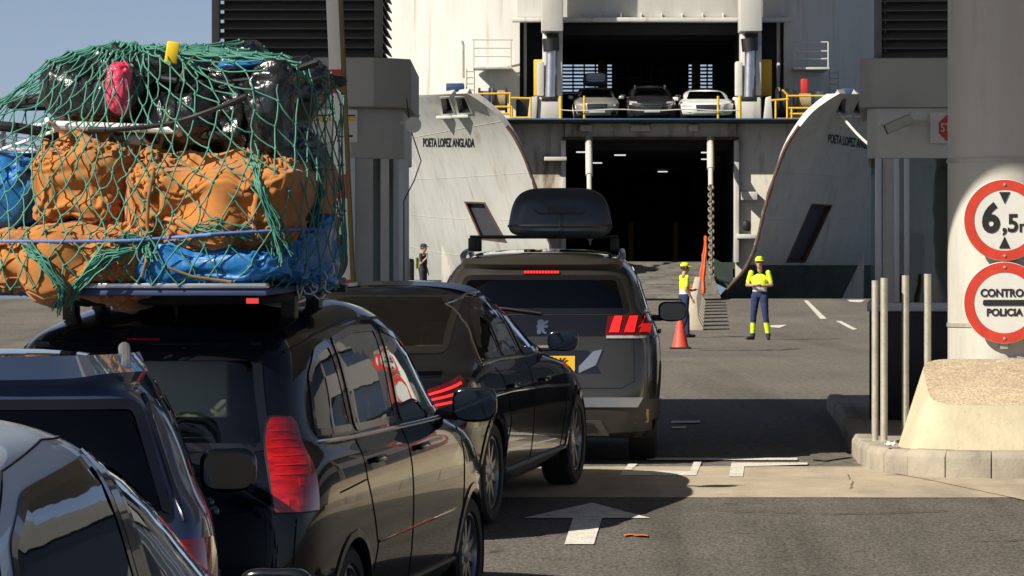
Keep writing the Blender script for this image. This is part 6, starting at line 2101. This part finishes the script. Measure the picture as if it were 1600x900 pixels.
for key, p in node.items():
    if p.y < 1.0 or p.z > za + .6:
        s_ = .011
        kn.add([p + Vector(v) * s_ for v in ((1, 0, 0), (-1, 0, 0), (0, 1, 0), (0, -1, 0), (0, 0, 1), (0, 0, -1))],
               [(0, 2, 4), (2, 1, 4), (1, 3, 4), (3, 0, 4), (2, 0, 5), (1, 2, 5), (3, 1, 5), (0, 3, 5)])
kn.build('net_knots', M['net_green'], net, weld=False, recalc=False)['kind'] = 'stuff'
def surf(x, y, off=.02):
    """Point on the load's camera side at photo pixel (x, y), in the car's frame."""
    o_ = MPI @ cam.location
    d = (MPI @ px(x, y, 20) - o_).normalized()
    hit = lbvh.ray_cast(o_, d)
    if hit[0] is None: return MPI @ px(x, y, 18.3)
    return hit[0] - d * off
def tangle(path, n, spread, r=.004, seed=0):
    rr = random.Random(seed)
    mb = MB()
    for k in range(n):
        pts = []
        for (x, y, s) in path:
            pts.append(surf(x, y, .03) + Vector((rr.gauss(0, 1), rr.gauss(0, .4) - .01, rr.gauss(0, 1))) * spread * s)
        q = []
        for a, b in zip(pts, pts[1:]):
            for i in range(4): q.append(a.lerp(b, i / 4) + Vector((rr.gauss(0, 1), rr.gauss(0, .3), rr.gauss(0, 1))) * spread * .22)
        q.append(pts[-1])
        mb.tube(q, r, 4, cap=False)
    o_ = mb.build('net_gather', M['net_green'], net, weld=False, recalc=False)
    o_['kind'] = 'stuff'
tangle([(390, 245, 1.4), (405, 290, .6), (430, 350, 1.0), (440, 400, 1.2)], 20, .022, seed=1)
tangle([(496, 265, 1.2), (500, 300, .5), (488, 360, .8)], 16, .022, seed=2)
tangle([(205, 370, .9), (228, 385, .4), (160, 400, 1.3), (120, 445, .6), (108, 470, .9)], 26, .02, seed=3)
tangle([(40, 385, 1.2), (70, 415, .9), (100, 450, .5), (90, 478, 1)], 20, .02, seed=4)
tangle([(190, 372, .7), (230, 378, .5), (235, 405, .7)], 14, .025, seed=5)
tangle([(280, 375, .8), (330, 360, .7), (400, 365, .9)], 10, .03, seed=6)
# ropes
def rope(name, pts, r, mat, label, jit=.0, seed=0, off=.045):
    rr = random.Random(seed)
    q = [surf(x, y, off) for x, y in pts]
    mb = MB().tube(q, r, 8)
    o_ = mb.build(name, mat)
    o_.location = car_m.location; o_.rotation_euler = car_m.rotation_euler
    return tag(o_, label, 'rope', 'ropes over the roof load')
rope('lashing_rope', [(312, 86), (300, 92), (288, 110), (274, 145), (262, 190), (248, 235), (238, 275), (232, 310), (230, 345), (233, 380), (228, 410), (222, 432)], .009, M['rope_tan'], 'tan lashing rope running diagonally down the middle of the load')
rope('lashing_rope', [(-10, 377), (40, 377), (120, 377), (200, 376), (260, 372), (330, 366), (400, 362), (460, 359), (490, 358), (508, 360)], .008, M['rope_blue'], 'blue lashing rope tied level round the load below the bales')
rope('lashing_rope', [(262, 418), (300, 432), (360, 440), (430, 447)], .007, M['rope_tan'], 'thin pale rope sagging along the platform edge under the blue sheet', off=.03)
o = MB()
rr = random.Random(9)
for k in range(5):
    c = lp(488 + rr.uniform(-14, 30), 425 + rr.uniform(-20, 6), .3)
    pts = [c + Vector((.04 * math.cos(t * .7 + k) * (1 + .3 * math.sin(t)), .0 + .01 * math.sin(t), -.11 * (t / 12) + .05 * math.sin(t * .7 + k))) for t in range(13)]
    o.tube(pts, .0045, 5)
o = o.build('loose_string', M['rope_white'])
o.location = car_m.location; o.rotation_euler = car_m.rotation_euler
tag(o, 'tangle of loose white string dangling at the right side of the load', 'string')
# ------------------------------------------------------------------ people, cone and barriers on the quay
M['skin'] = pm('skin', (.42, .24, .16), .55, var=.08)
M['hivis'] = pm('hi_vis_yellow', (.58, .72, .02), .7, var=.12, vscale=9, bump=.8, bscale=9, bdist=.03)
M['reflective'] = pm('reflective_tape', (.62, .62, .58), .4, var=.06)
M['trousers'] = pm('navy_trousers', (.015, .025, .085), .85, var=.25, vscale=9, bump=.9, bscale=8, bdist=.03)
M['shoe'] = pm('black_shoe', (.012, .012, .012), .5, var=.2)
M['dark_shirt'] = pm('dark_shirt', (.02, .022, .03), .85, var=.2)
M['hair'] = pm('dark_hair', (.02, .014, .010), .6, var=.3)

def ell_ring(c, ax, ay, rx, ry, n=20):
    return [c + ax * rx * math.cos(2 * math.pi * i / n) + ay * ry * math.sin(2 * math.pi * i / n) for i in range(n)]
def loft(mb, rings):
    n = len(rings[0])
    V = [p for r in rings for p in r]; F = []
    for k in range(len(rings) - 1):
        for i in range(n):
            j = (i + 1) % n
            F.append((k*n+i, k*n+j, (k+1)*n+j, (k+1)*n+i))
    F.append(tuple(range(n - 1, -1, -1))); F.append(tuple((len(rings) - 1) * n + i for i in range(n)))
    mb.add(V, F)
def capsule(mb, p0, r0, p1, r1, n=14, flat=1.0):
    """Closed tapered limb with rounded ends."""
    p0, p1 = Vector(p0), Vector(p1)
    d = (p1 - p0).normalized()
    a = d.cross(Vector((0, 1, .01)) if abs(d.y) < .9 else Vector((1, 0, 0))).normalized()
    b = d.cross(a).normalized()
    rings = []
    for t in (-.95, -.75, -.4, 0): rings.append(ell_ring(p0 + d * t * r0, a, b, r0 * math.sqrt(1 - t * t), r0 * math.sqrt(1 - t * t) * flat, n))
    for t in (.25, .5, .75): rings.append(ell_ring(p0.lerp(p1, t), a, b, r0 + (r1 - r0) * t, (r0 + (r1 - r0) * t) * flat, n))
    for t in (0, .4, .75, .95): rings.append(ell_ring(p1 + d * t * r1, a, b, r1 * math.sqrt(1 - t * t), r1 * math.sqrt(1 - t * t) * flat, n))
    loft(mb, rings)

def person(name, label, loc, face, J, mats, cap=None, scale=1.0, extra=None):
    """J: joints in the person's own frame (x right, y forward, z up). Builds one remeshed body."""
    root = empty(name, loc, (0, 0, face), label, 'person', 'people on the quay')
    root.scale = (scale,) * 3
    mb = MB()
    bones = []
    def limb(p0, r0, p1, r1, m, flat=1.0):
        capsule(mb, p0, r0, p1, r1, flat=flat); bones.append((Vector(p0), Vector(p1), (r0 + r1) / 2, m))
    V = Vector
    P, C = J['pelvis'], J['chest']
    X, Y = V((1, 0, 0)), V((0, 1, 0))
    # torso as one loft from hips to neck
    up = (C - P)
    rings = []
    for t, rx, ry, yo in ((-.22, .10, .09, 0), (-.18, .155, .115, -.01), (0, .172, .122, -.012), (.30, .152, .108, 0), (.62, .168, .115, .008), (.95, .188, .112, .004), (1.18, .165, .09, -.008), (1.32, .085, .065, -.01), (1.36, .05, .05, -.01)):
        rings.append(ell_ring(P + up * t + V((0, yo, 0)), X, Y, rx, ry))
    loft(mb, rings)
    bones.append((P + up * .18, C, .15, 'shirt')); bones.append((P - up * .2, P + up * .04, .16, 'trouser'))
    N, Hd = J['neck'], J['head']
    limb(N, .055, Hd + V((0, -.005, -.08)), .052, 'skin')
    # head: skull and jaw
    hd = []
    for t, rx, ry, yo in ((-.118, .028, .032, .035), (-.105, .045, .05, .03), (-.06, .062, .078, .015), (0, .074, .093, .002), (.05, .076, .097, -.004), (.09, .062, .080, -.008), (.112, .035, .045, -.01), (.119, .008, .01, -.01)):
        hd.append(ell_ring(Hd + V((0, yo, t)), X, Y, rx, ry))
    mb_h = MB()
    fr = J.get('look', 0)
    loft(mb_h, hd)
    capsule(mb_h, Hd + V((0, .092, .005)), .011, Hd + V((0, .112, -.028)), .015, 8)     # nose
    for s_ in (-1, 1):
        capsule(mb_h, Hd + V((s_ * .076, -.008, .015)), .014, Hd + V((s_ * .078, -.004, -.02)), .011, 8)   # ears
        capsule(mb_h, Hd + V((s_ * .012, .088, .03)), .010, Hd + V((s_ * .05, .080, .03)), .009, 8)        # brow
    capsule(mb_h, Hd + V((-.022, .088, -.062)), .008, Hd + V((.022, .088, -.062)), .008, 8)                 # mouth
    Rh = Matrix.Translation(Hd) @ Matrix.Rotation(fr, 4, 'Z') @ Matrix.Translation(-Hd)
    mb.add([Rh @ V(p) for p in mb_h.v], mb_h.f)
    bones.append((Hd + V((0, 0, -.08)), Hd + V((0, 0, .08)), .09, 'skin'))
    for s_ in ('l', 'r'):
        sh, el, wr, ha = J['sh_' + s_], J['el_' + s_], J['wr_' + s_], J['ha_' + s_]
        limb(sh, .056, sh.lerp(el, .72), .050, 'shirt')
        limb(sh, .05, el, .04, 'skin')
        limb(el, .041, wr, .028, 'skin')
        d = (ha - wr).normalized()
        pal = wr + d * .05
        limb(wr, .026, pal + d * .03, .034, 'skin', .6)
        sd = d.cross(V((0, 0, 1)) if abs(d.z) < .9 else V((0, 1, 0))).normalized()
        curl = V(J.get('curl_' + s_, (0, 0, -.3)))
        for k, ln in enumerate((.052, .062, .058, .045)):
            b0 = pal + d * .045 + sd * (.030 - .02 * k)
            m_ = b0 + (d + curl * .5).normalized() * ln * .55
            e_ = m_ + (d + curl * 1.6).normalized() * ln * .55
            limb(b0, .0095, m_, .009, 'skin'); limb(m_, .009, e_, .0075, 'skin')
        tb = wr + d * .03 + sd * .028
        limb(tb, .012, tb + (d * .6 + sd * .8).normalized() * .05, .009, 'skin')
        hp, kn_, an, to = J['hip_' + s_], J['kn_' + s_], J['an_' + s_], J['to_' + s_]
        limb(hp, .098, kn_, .066, 'trouser')
        limb(kn_, .067, an, .053, 'trouser')
        limb(an + V((0, 0, -.045)), .043, to, .035, 'shoe')
        limb(an + V((0, -.035, -.06)), .036, an + V((0, 0, -.05)), .04, 'shoe')
    me = bpy.data.meshes.new('body_src')
    me.from_pydata([tuple(p) for p in mb.v], [], mb.f)
    src = bpy.data.objects.new('body_src', me)
    COL.objects.link(src)
    rm = src.modifiers.new('r', 'REMESH'); rm.mode = 'VOXEL'; rm.voxel_size = .0105
    smm = src.modifiers.new('s', 'SMOOTH'); smm.factor = .5; smm.iterations = 3
    dg = bpy.context.evaluated_depsgraph_get()
    body = bpy.data.meshes.new_from_object(src.evaluated_get(dg))
    bpy.data.objects.remove(src)
    order = ['skin', 'shirt', 'trouser', 'shoe', 'band', 'belt']
    body.materials.clear()
    for k in order: body.materials.append(mats.get(k, M['skin']))
    for p in body.polygons:
        c = p.center
        best, bm_ = 9, 'skin'
        for a, b, r, m in bones:
            ab = b - a
            t = max(0, min(1, (c - a).dot(ab) / max(1e-9, ab.length_squared)))
            d = (c - (a + ab * t)).length - r
            if d < best: best, bm_ = d, m
        if bm_ == 'trouser' and 'band' in mats and .14 < c.z < .36: bm_ = 'band'
        if bm_ == 'shirt' and 'belt' in mats and c.z < P.z + .17 and c.z > P.z + .06: bm_ = 'belt'
        if bm_ in ('trouser',) and c.z > P.z + .06: bm_ = 'belt' if 'belt' in mats else 'shirt'
        p.material_index = order.index(bm_)
        p.use_smooth = True
    body.name = 'body'
    link(bpy.data.objects.new('body', body), root)
    hm = Rh
    for s_ in (-1, 1):
        MB().lathe([(.001, .002), (.008, .002), (.009, -.004), (.001, -.006)], 10, hm @ Matrix.Translation(Hd + V((s_ * .032, .088, .012))) @ Matrix.Rotation(R(-90), 4, 'X')).build('eye', M['sign_black'], root)
    # hair cap over the back of the skull
    def hair(u, v):
        a = 2 * math.pi * u; b = math.pi / 2 * (1 - v * 1.15)
        p = V((.082 * math.cos(a) * math.cos(b), .103 * math.sin(a) * math.cos(b) - .008, .126 * math.sin(b)))
        if p.y > .045 and p.z < .05: p.z = .05
        return hm @ (Hd + p)
    MB().grid(hair, 24, 10).build('hair', M['hair'], root)
    if cap:
        t = empty('cap', parent=root)
        def crown(u, v):
            a = 2 * math.pi * u; b = math.pi / 2 * (1 - v)
            return hm @ (Hd + V((.090 * math.cos(a) * math.cos(b) ** .8, .112 * math.sin(a) * math.cos(b) ** .8 - .006, .045 + .095 * math.sin(b) ** .85)))
        MB().grid(crown, 28, 10).build('crown', cap, t)
        br_ = MB()
        def brim(u, v):
            a = math.pi * (.12 + .76 * u)
            return hm @ (Hd + V((.092 * math.cos(a) * (1 + .05 * v), .105 * math.sin(a) - .006 + .085 * v * math.sin(a) ** .7, .05 - .022 * v + .012 * math.sin(a))))
        br_.grid(brim, 18, 4)
        br_.grid(lambda u, v: brim(u, v) - V((0, 0, .006)), 18, 4)
        br_.build('brim', cap, t)
    return root

V = Vector
def stand(h=1.76, spread=.10, **over):
    k = h / 1.76
    J = dict(pelvis=V((0, 0, .96)), chest=V((0, .0, 1.28)), neck=V((0, -.01, 1.47)), head=V((0, .02, 1.63)),
        sh_l=V((-.19, 0, 1.42)), sh_r=V((.19, 0, 1.42)), el_l=V((-.25, -.03, 1.14)), el_r=V((.25, -.03, 1.14)), wr_l=V((-.24, .06, .92)), wr_r=V((.24, .06, .92)), ha_l=V((-.23, .10, .80)), ha_r=V((.23, .10, .80)),
        hip_l=V((-.09, 0, .92)), hip_r=V((.09, 0, .92)), kn_l=V((-spread, .02, .50)), kn_r=V((spread, .02, .50)), an_l=V((-spread * 1.15, -.02, .09)), an_r=V((spread * 1.15, -.02, .09)), to_l=V((-spread * 1.4, .15, .035)), to_r=V((spread * 1.4, .15, .035)))
    J.update(over)
    return J
p_ = on_ground(1187, 531)
Jm = stand(spread=.15, el_l=V((-.27, .02, 1.16)), el_r=V((.27, .02, 1.16)), wr_l=V((-.07, .22, 1.13)), wr_r=V((.06, .23, 1.15)), ha_l=V((.04, .24, 1.15)), ha_r=V((-.08, .25, 1.17)), curl_l=(0, -.2, 0), curl_r=(0, -.2, 0), look=R(18),
    kn_l=V((-.14, .03, .50)), kn_r=V((.13, .02, .50)), an_l=V((-.19, 0, .09)), an_r=V((.16, -.02, .09)), to_l=V((-.25, .16, .035)), to_r=V((.23, .14, .035)))
WORK = dict(skin=M['skin'], shirt=M['hivis'], trouser=M['trousers'], shoe=M['shoe'], band=M['hivis'], belt=M['reflective'])
person('person', 'worker in yellow cap and shirt with folded arms facing the queue', (p_.x, p_.y, ground_z(p_.y)), R(158), Jm, WORK, M['hivis'], 1.0)
p_ = on_ground(1073, 529)
Jw = stand(spread=.07, look=R(0), el_l=V((-.22, .05, 1.14)), wr_l=V((-.16, .26, 1.10)), ha_l=V((-.12, .36, 1.13)), el_r=V((.23, -.04, 1.13)), wr_r=V((.22, .10, .93)), ha_r=V((.20, .16, .84)),
    kn_l=V((-.09, .10, .50)), an_l=V((-.10, .12, .09)), to_l=V((-.10, .29, .035)), an_r=V((.09, -.12, .09)), to_r=V((.10, .05, .035)), kn_r=V((.09, .0, .50)))
WORK2 = dict(WORK); WORK2.pop('band')
person('person', 'worker in yellow cap and vest in profile beside the traffic cone', (p_.x, p_.y + 1.2, ground_z(p_.y)), R(-72), Jw, WORK2, M['hivis'], .93)
p_ = px(661, 470, 118)
DARK = dict(skin=M['skin'], shirt=M['dark_shirt'], trouser=M['dark_shirt'], shoe=M['shoe'])
Jd = stand(el_r=V((.24, .02, 1.15)), wr_r=V((.14, .18, 1.33)), ha_r=V((.10, .18, 1.45)), look=R(-10))
person('person', 'far figure in dark clothes with raised hand at the foot of the white bow door', (p_.x, 118, ground_z(118)), R(-110), Jd, DARK, M['dark_shirt'], 1.0)
vz = empty('safety_vest', (p_.x - .17, 118.0, ground_z(118)), label='yellow safety vest slung behind the dark far figure', cat='vest')
def vest(u, v): return V((-.05 + .06 * math.sin(u * 3), -.16 + .32 * u, .98 + .34 * v + .02 * math.sin(u * 7)))
mbv = MB().grid(vest, 8, 8); mbv.grid(lambda u, v: vest(u, v) + V((.025, 0, 0)), 8, 8)
mbv.build('cloth', M['hivis'], vz)
MB().grid(lambda u, v: vest(u, .35 + .12 * v) + V((-.006, 0, 0)), 8, 2).build('reflective_band', M['reflective'], vz)
# black bollard by the far figure
q = px(640, 470, 116)
b_ = MB().lathe([(.14, 0), (.14, 1.25), (.12, 1.32), (.001, 1.34)], 20, Matrix.Translation((q.x, 116, ground_z(116)))).build('bollard', M['black'])
tag(b_, 'black round bollard beside the far figure on the quay', 'bollard')
# traffic cone
M['cone_red'] = pm('cone_plastic', (.60, .06, .03), .55, var=.12, vscale=8, col2=(.30, .05, .03), c2scale=6, c2lo=.55, c2hi=.75)
q = on_ground(1063, 545)
ct = empty('traffic_cone', (q.x, q.y, ground_z(q.y)), label='faded red traffic cone standing by the graphite SUV mirror', cat='traffic cone')
MB().lathe([(.165, .03), (.15, .06), (.045, .60), (.03, .61), (.001, .612)], 28).build('cone_body', M['cone_red'], ct)
MB().box((-.2, -.2, 0), (.2, .2, .035)).build('base', M['black'], ct, bevel=.012)
# row of concrete barrier blocks
M['barrier'] = pm('barrier_concrete', (.48, .42, .32), .85, var=.12, vscale=4, bump=.3, bscale=15)
prof = [(-.24, 0), (.24, 0), (.24, .07), (.13, .28), (.085, .80), (-.085, .80), (-.13, .28), (-.24, .07)]
a0, a1 = on_ground(1083, 516), on_ground(1090, 474)
proto_b = None
nb_ = 9
hd_ = math.atan2(a1.x - a0.x, a1.y - a0.y)
for i in range(nb_):
    t_ = (i / (nb_ - 1))
    Pq = a0.lerp(a1, t_)
    ORD = ['nearest', 'second', 'third', 'fourth', 'fifth', 'sixth', 'seventh', 'eighth', 'ninth']
    lab = 'nearest concrete barrier block beside the worker in profile' if i == 0 else ORD[i] + ' concrete barrier block in the row receding to the ferry ramp, counted from the worker'
    if proto_b is None:
        mesh_o = MB().prism(prof, 0, 1.1).build('barrier_block', M['barrier'], bevel=.02)
        proto_b = mesh_o
    else:
        mesh_o = proto_b.copy(); COL.objects.link(mesh_o)
    mesh_o.location = (Pq.x, Pq.y, ground_z(Pq.y) - .01)
    mesh_o.rotation_euler = (0, 0, -hd_)
    tag(mesh_o, lab, 'barrier', 'row of concrete barrier blocks')
# orange safety wrap standing by the ramp chain
M['orange_mesh'] = pm('orange_plastic_mesh', (.80, .10, .02), .5, var=.15, vscale=8)
q = px(1097, 455, 117)
ow = empty('safety_barrier', (q.x, 117, ground_z(117)), label='bright orange folded safety barrier standing upright at the ferry ramp', cat='barrier')
def fold(u, v):
    a = 2 * math.pi * u
    r = (.085 + .03 * math.sin(a * 4)) * (1 - .55 * v) * (1 + .15 * math.sin(v * 20))
    return V((r * math.cos(a) + .10 * v - .02 * math.sin(v * 6), r * math.sin(a), .25 + 1.75 * v))
MB().grid(fold, 40, 24).build('folded_mesh', M['orange_mesh'], ow)
MB().cyl((.02, 0, 0), (.10, 0, 2.02), .03, 10).build('pole', M['orange_mesh'], ow)
for k in range(3):
    MB().box((-.42, -.03, .28 + .09 * k), (-.02, .03, .33 + .09 * k)).build('side_bar', M['orange_mesh'], ow, bevel=.01)
